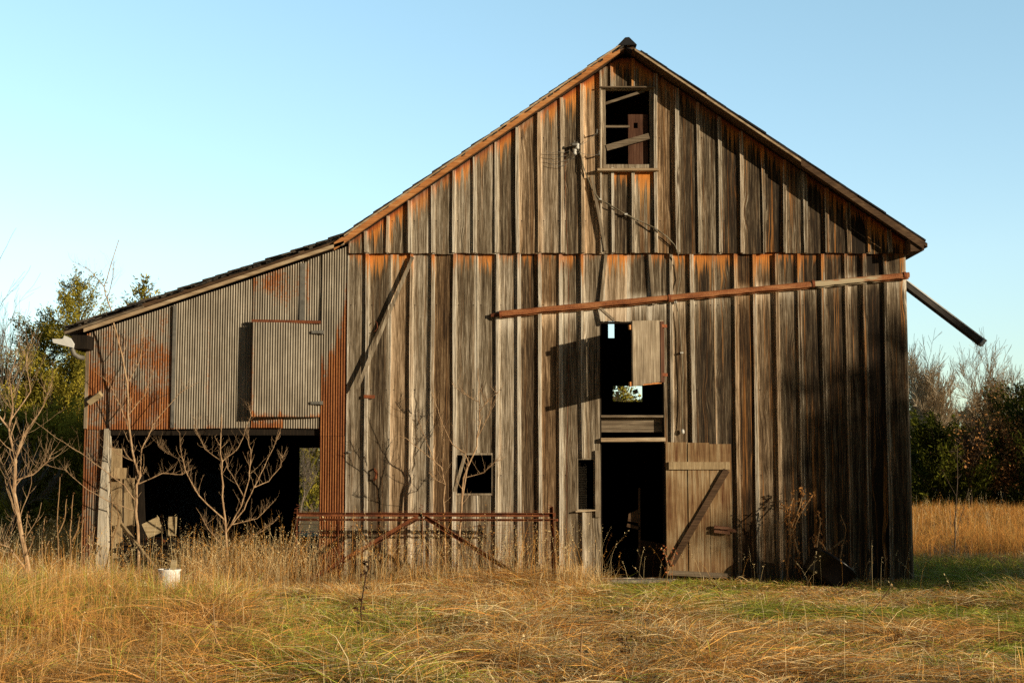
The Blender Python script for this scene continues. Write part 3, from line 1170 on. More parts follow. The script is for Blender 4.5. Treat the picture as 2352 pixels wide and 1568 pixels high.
# entrance door folded back flat against the wall on the right
DY = -0.085
door_l, door_r = at(1530, 1170, DY).x, at(1682, 1170, DY).x
dz0, dz1 = at(1600, 1322, DY).z, at(1600, 1018, DY).z
mb = MB()
pw = [0.0, 0.31, 0.36, 0.68, 0.70, 1.0]
edges = [0.0, 0.335, 0.665, 1.0]
for i in range(3):
    xa, xb = door_l + (door_r - door_l) * edges[i] + 0.004, door_l + (door_r - door_l) * edges[i + 1] - 0.005
    tt = dz1 + (0.02, 0.012, -0.008)[i]
    y = DY + (0.006, -0.006, 0.002)[i]
    mb.box(xa, xb, y, y + 0.025, dz0 + random.uniform(-0.02, 0.02), tt)
door = mb.build('entrance_door', M['doorwood'], barn)
door['label'] = 'brown plank door folded open to the right of the doorway'
mb = MB()
mb.plank(at(1536, 1069, DY - 0.02), at(1676, 1069, DY - 0.02), 0.115, 0.035)
mb.build('top_rail', M['yellowwood'], door)
mb = MB()
mb.plank(at(1669, 1079, DY - 0.022), at(1542, 1295, DY - 0.022), 0.10, 0.038)
mb.build('diagonal_brace', M['soffit'], door)
mb = MB()
mb.plank(at(1531, 1314, DY - 0.03), at(1678, 1322, DY - 0.03), 0.075, 0.035)
mb.build('bottom_rail', M['greywood_x'], door)
mb = MB()
mb.plank(at(1640, 1209, DY - 0.06), at(1676, 1213, DY - 0.06), 0.045, 0.05)
mb.plank(at(1640, 1219, DY - 0.06), at(1676, 1223, DY - 0.06), 0.045, 0.05)
mb.plank(at(1658, 1213, DY - 0.03), at(1691, 1219, DY - 0.03), 0.05, 0.03)
mb.build('latch', M['latchwood'], door)

# loft shutter, hinged on the right jamb and swung out
phi = R(56)
sw = 0.985
hx = H_DOOR[1] + 0.0
mb = MB()
zb_, zt_ = at(1527, 878, -0.03).z, at(1527, 735, -0.03).z
nb = 3
for i in range(nb):
    s0, s1 = sw * i / nb + 0.003, sw * (i + 1) / nb - 0.003
    dr0, dr1 = -0.10 * s0 / sw, -0.10 * s1 / sw
    rag = random.uniform(-0.015, 0.015)
    def sp(s, z, o):
        return (hx - s * math.cos(phi) - o * math.sin(phi) * 1.0, -0.03 - s * math.sin(phi) + o * math.cos(phi), z)
    mb.hexa([sp(s1, zb_ + dr1 + rag, 0), sp(s0, zb_ + dr0 + rag, 0), sp(s0, zt_ + dr0, 0), sp(s1, zt_ + dr1, 0),
             sp(s1, zb_ + dr1 + rag, 0.024), sp(s0, zb_ + dr0 + rag, 0.024), sp(s0, zt_ + dr0, 0.024), sp(s1, zt_ + dr1, 0.024)])
shut = mb.build('loft_shutter', M['greywood'], barn)
shut['label'] = 'grey plank shutter swung outward above the doorway'
for k in (0.02, 0.9):
    mb = MB()
    q = [sp(sw * 0.02, 0, 0.04), sp(sw * 1.04, 0, 0.04)]
    za = zb_ + (zt_ - zb_) * k
    mb.plank((q[0][0], q[0][1], za), (q[1][0], q[1][1], za - 0.10), 0.07, 0.025)
    mb.build('ledge_board', M['rake'], shut)
mb = MB()
mb.hexa([sp(0.12, zb_ - 0.0, -0.014), sp(0.0, zb_, -0.014), sp(0.0, zt_ - 0.02, -0.014), sp(0.12, zt_ - 0.03, -0.014),
         sp(0.12, zb_ - 0.0, -0.002), sp(0.0, zb_, -0.002), sp(0.0, zt_ - 0.02, -0.002), sp(0.12, zt_ - 0.03, -0.002)])
mb.build('hinge_strip', M['redwood'], shut)
for k in (0.12, 0.9):
    mb = MB()
    z = zb_ + (zt_ - zb_) * k
    mb.plank((hx - 0.06, -0.10, z), (hx + 0.05, -0.055, z), 0.05, 0.02)
    mb.build('hinge', M['rust_bright'], shut)
mb = MB()
mb.plank(at(1378, 708, -0.05), at(1410, 736, -0.16), 0.04, 0.03)
mb.build('shutter_stay', M['greywood'], barn)

# --- loft window in the gable
lw = H_LOFT
mb = MB()
x0, x1, z0, z1 = lw
mb.box(x0, x0 + 0.045, YU - 0.01, YU + 0.09, z0, z1)
mb.box(x1 - 0.05, x1, YU + 0.0, YU + 0.09, z0, z1)
mb.box(x0 + 0.045, x1 - 0.05, YU - 0.008, YU + 0.09, z1 - 0.018, z1)
mb.box(x0 + 0.045, x1 - 0.05, YU + 0.0, YU + 0.09, z0, z0 + 0.06)
win = mb.build('loft_window', M['greywood'], barn)
win['label'] = 'open loft window with broken slats under the peak'
mb = MB()
mb.box(ux(1376, 200, YU), ux(1505, 200, YU), YU - 0.07, YU - 0.005, z1 + 0.001, z1 + 0.02)
mb.build('drip_cap', M['greywood_x'], win)
mb = MB()
mb.plank(at(1372, 391, YU - 0.05), at(1513, 391, YU - 0.05), 0.035, 0.13)
mb.build('sill', M['tan'], win)
for a, b, w in (((1385, 240), (1480, 209), 0.04), ((1389, 291), (1446, 291), 0.035), ((1393, 340), (1491, 313), 0.095)):
    mb = MB()
    ya = YU + (0.05 if w < 0.05 else -0.01)
    mb.plank(at(*a, ya), at(*b, ya), w, 0.025)
    mb.build('slat', M['greywood_x'], win)
mb = MB()
xa, xb = at(1443, 320, YU + 0.06).x, at(1491, 320, YU + 0.06).x
za, zc = at(0, 385, YU + 0.06).z, at(0, 263, YU + 0.06).z
xm = xa + (xb - xa) * 0.5
hr = 0.032
hc = (xa + 0.12, za + (zc - za) * 0.79)
y = YU + 0.06
for p, q, m_, n_ in ((xa, hc[0] - hr, za, zc), (hc[0] + hr, xb - 0.02, za, zc), (hc[0] - hr, hc[0] + hr, za, hc[1] - hr * 1.4), (hc[0] - hr, hc[0] + hr, hc[1] + hr * 1.4, zc)):
    mb.box(p, q, y, y + 0.022, m_, n_)
mb.build('inner_board', M['redwood'], win)

# --- things fixed on the wall
mb = MB()
n = 60
V, Fc = [], []
rr = random.Random(4)
for i in range(n + 1):
    p = at(1150, 721, -0.08).lerp(at(2088, 632.5, -0.08), i / n)
    rag = rr.uniform(-0.014, 0.004)
    for k in range(8):
        t = R(-75 + 300 * k / 7 * 0.98)
        rad = 0.048 + (0.003 if k < 7 else 0)
        V.append((p.x, p.y + math.cos(t) * rad * 0.9 - 0.0, p.z + math.sin(t) * rad + (rag if k in (0, 7) else 0)))
for i in range(n):
    for k in range(7):
        q = i * 8 + k
        Fc.append((q, q + 8, q + 9, q + 1))
mb.add(V, Fc)
pipe = mb.build('door_track', M['pipe'], barn, smooth=True)
pipe['label'] = 'long rusty half-round track slanting across the wall'
for u, v in ((1150, 722), (1538, 685), (1868, 652), (2078, 633)):
    mb = MB()
    p = at(u, v, -0.08)
    mb.lathe((p.x - 0.02, p.y, p.z), (1, 0, 0.09), [(0.05, 0), (0.058, 0.0), (0.058, 0.04), (0.05, 0.04)], 12)
    mb.box(p.x - 0.012, p.x + 0.012, p.y, 0.0, p.z + 0.03, p.z + 0.06)
    mb.build('bracket', M['rust_bright'], pipe)
mb = MB()
mb.plank(at(1128, 724, -0.05), at(1150, 722, -0.07), 0.05, 0.04)
mb.build('end_bolt', M['rust'], pipe)


def loose(ua, va, ub, vb, w, ya, yb, th=0.022, label=None):
    mb = MB()
    mb.plank(at(ua, va, ya), at(ub, vb, yb), w, th)
    o = mb.build('loose_batten', M['greywood'], barn)
    if label:
        o['label'] = label


loose(948, 590, 820, 893, 0.05, -0.06, -0.13, label='long loose batten hanging aslant at the left')
loose(1359, 404, 1391, 576, 0.045, -0.10, -0.10, 0.03)
loose(1392, 585, 1379, 706, 0.045, -0.03, -0.04, 0.03)
loose(1492, 585, 1501, 700, 0.045, -0.03, -0.03, 0.03)
mb = MB()
mb.plank(at(836, 910, -0.05), at(861, 911, -0.05), 0.05, 0.02)
mb.build('rusty_strap', M['rust_bright'], barn)
mb = MB()
mb.tube([at(862, 738, -0.05), at(866, 742, -0.10), at(867, 752, -0.13), at(862, 760, -0.10), at(858, 762, -0.04)], 0.008, 6)
mb.build('iron_hoop', M['rust'], barn)
mb = MB()
mb.tube([at(860, 1076, -0.02), at(861, 1079, -0.09), at(865, 1087, -0.11), at(863, 1097, -0.09), at(859, 1103, -0.02)], [0.012, 0.02, 0.024, 0.02, 0.012], 7)
mb.build('iron_handle', M['rust_bright'], barn)
mb = MB()
mb.tube([at(793, 1039, -0.03), at(800, 1037, -0.05), at(806, 1039, -0.03)], 0.012, 6)
mb.build('wire_staple', M['dull_metal'], barn)

# electric service: bracket, insulators, cable
YB = YU - 0.055
mb = MB()
cpts = [(1324, 336), (1333, 356), (1341, 385), (1350, 412), (1360, 436), (1378, 458), (1402, 473), (1438, 492), (1470, 507), (1505, 526),
        (1532, 543), (1549, 562), (1556, 582)]
P = [at(u, v, YB + 0.02 * math.sin(i * 1.9)) for i, (u, v) in enumerate(cpts)]
lowp = [(1561, 606), (1562, 640), (1556, 672), (1552, 694), (1558, 716), (1562, 760), (1566, 810), (1569, 862), (1566, 905), (1567, 950), (1568, 985)]
P += [at(u, v, -0.06 + 0.012 * math.sin(i * 1.7)) for i, (u, v) in enumerate(lowp)]
mb.tube(P, 0.0075, 6)
P2 = [p + Vector((0.012 * math.sin(i * 2.3), -0.014, 0.012 * math.cos(i * 2.1))) for i, p in enumerate(P[:14])]
mb.tube(P2, 0.005, 5)
cab = mb.build('electric_cable', M['cable'], barn, smooth=True)
for i, (u, v) in enumerate(((1378, 458), (1438, 492), (1505, 526), (1552, 694), (1566, 810))):
    mb = MB()
    p = at(u, v, YB if v < 580 else -0.06)
    mb.box(p.x - 0.022, p.x + 0.022, p.y - 0.014, p.y + 0.07, p.z - 0.012, p.z + 0.012)
    mb.build('cable_clip', M['ceramic'], cab)
mb = MB()
p = at(1568, 991, -0.06)
mb.lathe(p, (0, 0, -1), [(0.0, -0.04), (0.02, -0.035), (0.028, -0.005), (0.028, 0.02), (0.012, 0.035), (0.0, 0.036)], 12)
mb.build('cable_end', M['ceramic'], cab, smooth=True)
mb = MB()
p = at(1319, 333, YU - 0.11)
mb.box(p.x - 0.03, p.x + 0.03, p.y - 0.04, YU, p.z - 0.015, p.z + 0.015)
mb.tube([p + Vector((-0.06, 0, 0.01)), p + Vector((0.05, -0.04, 0.03))], 0.014, 6)
mb.tube([p + Vector((0.0, 0, 0.02)), p + Vector((0.0, -0.02, 0.07))], 0.008, 5)
mb.build('service_bracket', M['dull_metal'], barn)
for u, v in ((1320, 349), (1326, 336)):
    mb = MB()
    p = at(u, v, YU - 0.12)
    mb.lathe(p, (0, 0, 1), [(0, -0.045), (0.03, -0.045), (0.032, -0.01), (0.02, 0.0), (0.032, 0.012), (0.03, 0.04), (0.0, 0.045)], 12)
    mb.build('insulator', M['ceramic'], barn, smooth=True)
for u, v in ((1370, 308), (1375, 357)):
    mb = MB()
    p = at(u, v, YU - 0.02)
    mb.tube([p + Vector((0, 0.03, 0)), p + Vector((0, -0.10, 0.0)), p + Vector((0, -0.12, 0.05))], 0.013, 6)
    mb.build('wire_peg', M['dull_metal'], barn)
mb = MB()
for k in range(4):
    a = at(1325 + k * 2, 340 + k * 3, YU - 0.1)
    c = [a]
    for j in range(1, 9):
        c.append(at(1325 - 9 * j + random.uniform(-5, 5) + 3 * k, 345 + (1.5 + 4 * k) * j * (1 - j / 11) + random.uniform(-2, 2), YU - 0.06 - 0.01 * (j % 3)))
    mb.tube(c, 0.0035, 4)
for (a, b) in (((1328, 336), (1370, 306)), ((1330, 350), (1374, 355))):
    p, q = at(*a, YU - 0.12), at(*b, YU - 0.12)
    m = p.lerp(q, 0.5) + Vector((0, 0, -0.03))
    mb.tube([p, m, q], 0.0035, 4)
mb.build('loose_wires', M['dull_metal'], barn)
mb = MB()
mb.tube([at(1298, 350, YU - 0.05), at(1299, 480, YU - 0.05), at(1304, 575, YU - 0.05), at(1305, 600, -0.05), at(1307, 740, -0.05), at(1306, 860, -0.05), at(1302, 1030, -0.05), at(1302, 1200, -0.05), at(1300, 1290, -0.05)], 0.005, 4)
mb.build('ground_wire', M['rust'], barn)

# gutter torn loose at the right-hand eave
mb = MB()
ga, gb = at(2070, 645, 0.35), at(2256, 786, 0.35)
d = (gb - ga).normalized()
nrm = Vector((-d.z, 0, d.x))
if nrm.z < 0:
    nrm = -nrm
prof = [(0.0, 0.055), (0.0, -0.03), (0.02, -0.055), (0.10, -0.055), (0.12, -0.03), (0.12, 0.05)]
V, Fc = [], []
for e in (ga, gb):
    for dy, dn in prof:
        V.append(e + nrm * dn + Vector((0, dy, 0)))
n = len(prof)
for k in range(n - 1):
    Fc.append((k, k + 1, n + k + 1, n + k))
mb.add(V, Fc)
mb.build('fallen_gutter', M['gutter_dark'], barn)
mb = MB()
mb.plank(ga + nrm * 0.06, gb + nrm * 0.06, 0.018, 0.02)
mb.build('gutter_lip', M['white'], barn)
mb = MB()
mb.plank(gb + nrm * 0.055 + d * 0.004, gb - nrm * 0.06 + d * 0.004, 0.05, 0.14, side=d)
mb.build('gutter_end_cap', M['white'], barn)

# ------------------------------------------------------------------ things in and around the shed
def board(a, b, w, th, mat, label, side=None, name='plank'):
    mb = MB()
    mb.plank(a, b, w, th, side, jag=0.012)
    o = mb.build(name, mat)
    return tag(o, label, name.replace('_', ' '))


board(at(268, 1318, 0.25), at(268, 1030, 0.35), 0.16, 0.05, M['yellowwood'], 'tall upright plank just inside the shed, right of the white post')
board(at(250, 1085, 0.18), at(291, 1087, 0.2), 0.17, 0.04, M['yellowwood'], 'short board nailed across the tops of the upright shed planks')
board(at(297, 1310, 0.5), at(297, 1098, 0.55), 0.16, 0.04, M['yellowwood'], 'darker upright plank behind the crosswise board in the shed')
board(at(252, 1315, 0.42), at(252, 1160, 0.45), 0.11, 0.04, M['yellowwood'], 'short upright plank squeezed against the white post')
board(at(330, 1312, 1.5), at(322, 1090, 1.6), 0.11, 0.05, M['interior'], 'dim upright timber deeper inside the shed')
board(at(279, 1203, 0.15), at(362, 1312, -0.9), 0.05, 0.04, M['yellowwood'], 'thin stick leaning down from the planks to the white bucket', name='wooden_stick')
# lumber sticking out of the pile
o = board(at(351, 1211, 0.1), at(351, 1211, 0.1) + Vector((0.0, 0.07, 0.0)), 0.27, 0.24, M['freshwood'], 'thick pale beam end tilted out of the dark shed', side=(0.88, 0, 0.42), name='beam')
o = board(at(394, 1208, 0.0), at(394, 1208, 0.0) + Vector((0.0, 0.12, 0.0)), 0.105, 0.29, M['freshwood'], 'narrow pale beam end next to the tilted one in the shed', side=(1, 0, -0.03), name='beam')
mb = MB()
for i in range(8):
    z = 0.0 + 0.078 * i
    mb.box(at(300, 1290, 1.0).x + 0.05 * (i % 2), at(470, 1290, 1.0).x - 0.1 * (i % 3), 0.14 + 0.05 * (i % 2), 2.6, z, z + 0.05)
tag(mb.build('lumber_pile', M['interior']), 'dark stack of boards lying on the shed floor behind the bushes', 'lumber pile')
mb = MB()
for a, b in (((335, 1236), (372, 1236)), ((330, 1252), (385, 1253)), ((370, 1236), (390, 1258)), ((330, 1200), (352, 1200)), ((335, 1268), (398, 1270))):
    mb.plank(at(*a, 0.3), at(*b, 0.35), 0.03, 0.03)
mb.plank(at(338, 1200, 0.35), at(338, 1318, 0.35), 0.03, 0.03)
mb.plank(at(385, 1250, 0.38), at(385, 1318, 0.38), 0.03, 0.03)
tag(mb.build('metal_rack', M['rust']), 'low rusty frame standing under the pale beam ends', 'rack')
# board catching the sun inside the doorway
mb = MB()
mb.hexa([at(1442, 1196, 0.28), at(1466, 1200, 0.28), at(1466, 1169, 0.28), at(1444, 1179, 0.28),
         at(1442, 1196, 0.30), at(1466, 1200, 0.30), at(1466, 1169, 0.30), at(1444, 1179, 0.30)])
mb.plank(at(1469, 1330, 0.3), at(1468, 1120, 0.3), 0.03, 0.03)
mb.plank(at(1440, 1205, 0.3), at(1470, 1213, 0.3), 0.05, 0.03)
tag(mb.build('scrap_board', M['soffit']), 'sunlit scrap of board on a stake inside the doorway', 'board')
mb = MB()
mb.hexa([at(1455, 1335, 0.9), at(1530, 1335, 0.9), at(1530, 1250, 0.9), at(1470, 1238, 0.9),
         at(1455, 1335, 0.93), at(1530, 1335, 0.93), at(1530, 1250, 0.93), at(1470, 1238, 0.93)])
tag(mb.build('plywood_sheet', M['soffit']), 'dim plywood sheet standing low inside the doorway', 'plywood sheet')

# white bucket with a stick of wood in it
pb = at(388, 1358, -1.9)
bx, by, bz = pb.x, -1.9, 0.0
mb = MB()
mb.lathe((bx, by, bz), (0, 0, 1), [(0.0, 0.0), (0.132, 0.0), (0.152, 0.30), (0.160, 0.30), (0.160, 0.325), (0.149, 0.325), (0.129, 0.012), (0, 0.012)], 32)
bk = empty('bucket', (bx, by, bz), 'white plastic bucket standing in the dry grass by the shed opening', 'bucket')
mb.build('pail', M['bucket'], bk, smooth=False)
mb = MB()
mb.tube([(bx + 0.155 * math.cos(t), by - 0.155 * abs(math.sin(t)) * 0.45 - 0.01, bz + 0.29 - 0.10 * math.sin(t)) for t in np.linspace(0, math.pi, 14)], 0.003, 5)
mb.build('wire_handle', M['wire'], bk)
board((bx + 0.02, by + 0.02, 0.03), (bx + 0.05, by + 0.05, 0.44), 0.075, 0.04, M['freshwood'], 'stub of lumber standing up in the white bucket', name='wood_offcut')

# rusty gate-like truss frame
GY = -0.75
gate = empty('truss_frame', at(975, 1340, GY), 'rusty angle-iron frame with diagonal braces standing in the weeds before the barn', 'iron frame')


def gbar(name, a, b, w=0.05, th=0.045, dy=0.0):
    mb = MB()
    A, B = at(*a, GY + dy), at(*b, GY + dy)
    mb.plank(A, B, w, 0.008)
    off = Vector((0, -th / 2, 0))
    d = (B - A).normalized()
    side = Vector((0, 0, 1)) if abs(d.z) < 0.5 else Vector((1, 0, 0))
    side = (side - d * side.dot(d)).normalized()
    mb.plank(A + side * (w / 2) + off, B + side * (w / 2) + off, th, 0.008, side=(0, 1, 0))
    return mb.build(name, M['rust'], gate)


gbar('top_rail', (676, 1181), (1276, 1182), 0.055, 0.05)
gbar('top_rail', (676, 1193), (1282, 1194), 0.03, 0.05)
gbar('post', (680, 1168), (676, 1335), 0.045)
gbar('post', (968, 1178), (970, 1338), 0.035)
gbar('post', (1266, 1163), (1273, 1338), 0.05)
gbar('post', (775, 1193), (778, 1335), 0.02, 0.02)
gbar('diagonal_brace', (960, 1187), (700, 1338), 0.075, 0.05, -0.03)
gbar('diagonal_brace', (976, 1187), (1215, 1338), 0.065, 0.05, -0.03)
mb = MB()
for v in (1174, 1203, 1221, 1243, 1268, 1292):
    c = [at(676 + 600 * i / 24, v + 1.6 * math.sin(i * 1.1 + v) + (6 * math.sin(math.pi * i / 24) if v > 1200 else 0), GY + 0.02) for i in range(25)]
    mb.tube(c, 0.0022, 4)
for i in range(30):
    u = 690 + i * 20
    mb.tube([at(u, 1203, GY + 0.02), at(u + 1, 1300, GY + 0.02)], 0.0012, 3)
mb.build('wire_fencing', M['rust'], gate)
for k in range(3):
    mb = MB()
    u = (968, 1262, 684)[k]
    p = at(u, 1172, GY - 0.01)
    mb.tube([p + Vector((0.03 * math.cos(t), 0.03 * math.sin(t), 0.01 * t)) for t in np.linspace(0, 9, 20)], 0.004, 4)
    mb.build('wire_tie', M['rust'], gate)

# black rubber tub tipped up near the right-hand corner
c = at(1902, 1312, -0.75)
ax = Vector((0.56, 0.10, 0.80)).normalized()
mb = MB()
mb.lathe(c - ax * 0.2, ax, [(0.0, 0.0), (0.30, 0.0), (0.345, 0.05), (0.36, 0.34), (0.385, 0.345), (0.39, 0.375), (0.37, 0.385), (0.345, 0.36), (0.31, 0.04), (0.0, 0.03)], 40)
tag(mb.build('feed_tub', M['rubber'], smooth=True), 'black rubber tub tipped up in the grass against the shaded wall', 'tub')

# ------------------------------------------------------------------ ground
def ground_z(x, y):
    x, y = np.asarray(x, float), np.asarray(y, float)
    z = 0.10 * (VA(x, y, 0.35) - 0.5) + 0.05 * (VB(x, y, 1.1) - 0.5)
    inb = (np.clip((np.abs(x + 0.2) - 6.6) / 1.0, 0, 1) + np.clip(np.maximum(-y - 0.4, y - 12.3) / 0.8, 0, 1))
    z = z * np.clip(inb, 0, 1)
    far = np.clip((np.hypot(x, y) - 60) / 200, 0, 1)
    return z * (1 - far)


gx = np.concatenate([[-3000, -1200, -500, -250, -120, -80, -50], np.arange(-36, 36.1, 0.6), [50, 80, 120, 250, 500, 1200, 3000]])
gy = np.concatenate([[-3000, -800, -250, -100, -60, -35], np.arange(-24, 60.1, 0.6), [80, 120, 200, 400, 900, 2000, 4000]])
GX, GYY = np.meshgrid(gx, gy, indexing='ij')
V = np.stack([GX.ravel(), GYY.ravel(), ground_z(GX, GYY).ravel()], 1)
ni, nj = len(gx), len(gy)
ii, jj = np.meshgrid(np.arange(ni - 1), np.arange(nj - 1), indexing='ij')
q = (ii * nj + jj).ravel()
o = np_mesh('ground', M['ground'], V, [np.stack([q, q + nj, q + nj + 1, q + 1], 1)], np.ones((len(V), 4)))
tag(o, 'field ground covered with dead thatch around the barn', kind='structure')

# ------------------------------------------------------------------ grass
def blades(bx, by, h, w, ang, bend, col, twist=None, sway=None):
    """curved tapering blades -> V, polys, C"""
    n = len(bx)
    bz = ground_z(bx, by) - 0.01
    s = np.array([0.0, 0.38, 0.72, 1.0])
    dx, dy = np.cos(ang), np.sin(ang)
    ta = ang + math.pi / 2 + rng.uniform(-0.9, 0.9, n)
    ro = rng.uniform(-1.25, 1.25, n)
    wx, wy, wz = np.cos(ta) * np.cos(ro), np.sin(ta) * np.cos(ro), np.sin(ro)
    V = np.zeros((n, 7, 3))
    C = np.ones((n, 7, 4))
    k = 0
    for i, t in enumerate(s):
        hor = h * bend * t * t * 0.95
        ver = h * (t - 0.42 * np.minimum(bend, 1.9) * t * t)
        ver = np.maximum(ver, 0.01 + 0.02 * t)
        cx, cy, cz = bx + dx * hor, by + dy * hor, bz + ver
        ww = w * (1 - 0.75 * t ** 1.5) / 2
        sh = 0.34 + 0.78 * min(1, t * 1.5)  # colour darkens towards the blade's foot, painted shade for depth
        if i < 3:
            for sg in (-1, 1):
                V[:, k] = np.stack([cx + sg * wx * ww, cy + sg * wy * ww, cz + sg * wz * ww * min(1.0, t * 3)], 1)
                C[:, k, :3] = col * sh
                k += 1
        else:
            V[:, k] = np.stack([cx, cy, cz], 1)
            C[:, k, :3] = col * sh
    b = (np.arange(n) * 7)[:, None]
    quads = np.concatenate([b + np.array([[0, 1, 3, 2]]), b + np.array([[2, 3, 5, 4]])])
    tris = b + np.array([[4, 5, 6]])
    return V.reshape(-1, 3), quads, tris, C.reshape(-1, 4)


def link_grass(name, parts, label):
    V, Q, T, C, off = [], [], [], [], 0
    for v, q, t, c in parts:
        V.append(v)
        Q.append(q + off)
        T.append(t + off)
        C.append(c)
        off += len(v)
    o = np_mesh(name, M['grass'], np.concatenate(V), [np.concatenate(Q), np.concatenate(T)], np.concatenate(C))
    return tag(o, label, 'grass', kind='stuff')


GOLD = np.array([0.96, 0.55, 0.15])
STRAW = np.array([0.98, 0.77, 0.42])
RUSTC = np.array([0.70, 0.30, 0.075])
BROWN = np.array([0.27, 0.13, 0.05])
GREEN = np.array([0.22, 0.33, 0.04])
OLIVE = np.array([0.46, 0.43, 0.075])


def colours(x, y, n, green_bias=0.0):
    g = VC(x, y, 0.55) * 0.6 + VD(x, y, 1.7) * 0.4
    a = VA(x, y, 0.4) * 0.6 + VB(x, y, 1.3) * 0.4
    r = rng.random(n)
    left = np.clip((-x - 0.5) / 3.5, 0, 1) * np.clip((-y - 2.5) / 3.0, 0, 1)
    c = np.where((r < 0.30)[:, None], GOLD, np.where((r < 0.68)[:, None], STRAW, np.where((r < 0.90)[:, None], RUSTC, BROWN)))
    k = np.clip((a - 0.5) * 2.2 + left * 0.6, 0, 0.7)[:, None]
    c = c * (1 - k) + (RUSTC * 0.6 + GOLD * 0.4) * k
    gg = np.clip((g + green_bias - 0.50) * 5, 0, 1)
    isg = rng.random(n) < 0.05 + gg * (0.35 + 0.4 * np.clip((x + 3) / 4, 0, 1))
    gc = GREEN[None] * 0.55 + OLIVE[None] * (0.25 + 0.9 * rng.random((n, 1)))
    c = np.where(isg[:, None], gc, c)
    return c * rng.uniform(0.6, 1.25, (n, 1))


def in_barn(x, y):
    m = (x > XS - 0.05) & (x < XR + 0.05) & (y > -0.07) & (y < DEP + 0.1)
    shed = (x > XS + 0.35) & (x < XL - 0.45) & (y < 0.6)
    step = (x > H_DOOR[0] - 0.05) & (x < H_DOOR[1] + 0.1) & (y > -0.36)
    bkt = (np.abs(x - bx - 0.2 * (y + 1.9)) < 0.24) & (y > -3.6) & (y < -1.7)
    al = (x - bx) * 0.82 - (y + 1.9) * 0.57
    pe_ = np.abs((x - bx) * 0.57 + (y + 1.9) * 0.82)
    bkt = bkt | ((al > 0) & (al < 2.2) & (pe_ < 0.24))
    return (m & ~shed) | step | (bkt & (rng.random(len(x)) < 0.93))


def scatter(nc, per, x0, x1, y0, y1, spread, frustum=True):
    cx, cy = rng.uniform(x0, x1, nc), rng.uniform(y0, y1, nc)
    if frustum:
        keep = np.abs(cx) < 0.385 * (cy + 22.0) + 0.6
        cx, cy = cx[keep], cy[keep]
    nc = len(cx)
    m = np.repeat(np.arange(nc), per)
    x = cx[m] + rng.normal(0, spread, len(m))
    y = cy[m] + rng.normal(0, spread, len(m))
    ok = ~in_barn(x, y)
    return x[ok], y[ok], m[ok], nc, cx, cy


# matted meadow grass in front of the barn
parts = []
x, y, m, nc, cx, cy = scatter(8600, 40, -10, 10, -12.2, 0.4, 0.15)
cang = VA(cx, cy, 0.55) * 11 + rng.normal(0, 0.5, nc)
chh = 0.20 + 0.30 * VB(cx, cy, 0.9) + 0.12 * rng.random(nc)
ctone = rng.uniform(0.6, 1.35, nc)
tuss = np.clip((VD(cx, cy, 1.25) - 0.55) * 4, 0, 1)          # scattered tussocks
chh *= 0.72 + 0.75 * tuss
chh *= np.where((cx > 1.3) & (cx < 6.6) & (cy > -2.4), 0.5, 1.0)
chh *= np.where((np.abs(cx + 4.85) < 0.5) & (cy > -4.5) & (cy < -1.7), 0.5, 1.0)
left = np.clip((-cx - 1.0) / 3.0, 0, 1) * np.clip((-cy - 1.5) / 2.0, 0, 1)
chh *= 1 + 0.1 * left
right = np.clip((cx - 0.5) / 3, 0, 1)
chh *= 1 - 0.12 * right
chh *= 0.92
chh *= np.where((cx > 3.9) & (cx < 6.1) & (cy > -2.6), 0.55, 1.0)
chh *= np.where((cx > -2.6) & (cy > -3.5), 0.75, 1.0)
n = len(x)
cb = rng.normal(1.25, 0.4, nc)
bend = np.clip(cb[m] + rng.normal(0, 0.25, n) + 0.2 * right[m] - 0.3 * left[m], 0.1, 2.0)
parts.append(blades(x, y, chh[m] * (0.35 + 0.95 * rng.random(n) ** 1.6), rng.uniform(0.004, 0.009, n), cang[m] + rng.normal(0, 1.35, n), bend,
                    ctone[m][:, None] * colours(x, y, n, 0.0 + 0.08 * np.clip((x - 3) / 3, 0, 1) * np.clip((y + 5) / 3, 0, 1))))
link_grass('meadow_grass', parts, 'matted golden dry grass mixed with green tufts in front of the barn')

# taller dry grass against the barn and on the left
parts = []
x, y, m, nc, cx, cy = scatter(800, 26, -8.5, 1.3, -2.6, -0.12, 0.13)
chh = (0.36 + 0.40 * VC(cx, cy, 0.9)) * np.where(cy < -1.2, 0.5, 1.0) * (0.55 + 0.75 * np.exp(-((cx + 4.2) / 0.8) ** 2) + 0.2 * np.exp(-((cx + 0.7) / 1.2) ** 2))
n = len(x)
parts.append(blades(x, y, chh[m] * rng.uniform(0.5, 1.25, n), rng.uniform(0.004, 0.0075, n), rng.uniform(0, 6.28, n),
                    np.clip(rng.normal(0.45, 0.3, n), 0.02, 1.5), np.where((rng.random(n) < 0.62)[:, None], STRAW, GOLD) * rng.uniform(0.6, 1.1, (n, 1))))
x, y, m, nc, cx, cy = scatter(700, 30, -10, -3.2, -11.5, -1.5, 0.16)
chh = (0.20 + 0.26 * VC(cx, cy, 0.6)) * np.where(cx < -4.6, 1.6, 1.15) * np.where((cy > -8), 1, 0.8)
n = len(x)
parts.append(blades(x, y, chh[m] * rng.uniform(0.5, 1.25, n), rng.uniform(0.004, 0.0065, n), rng.uniform(0, 6.28, n),
                    np.clip(rng.normal(0.5, 0.35, n), 0.02, 1.5), colours(x, y, n, -0.1)))
x, y, m, nc, cx, cy = scatter(120, 26, 2.3, 6.4, -1.0, -0.12, 0.13)
n = len(x)
parts.append(blades(x, y, rng.uniform(0.06, 0.17, n), rng.uniform(0.004, 0.0065, n), rng.uniform(0, 6.28, n),
                    np.clip(rng.normal(0.7, 0.35, n), 0.02, 1.5), colours(x, y, n, 0.1)))
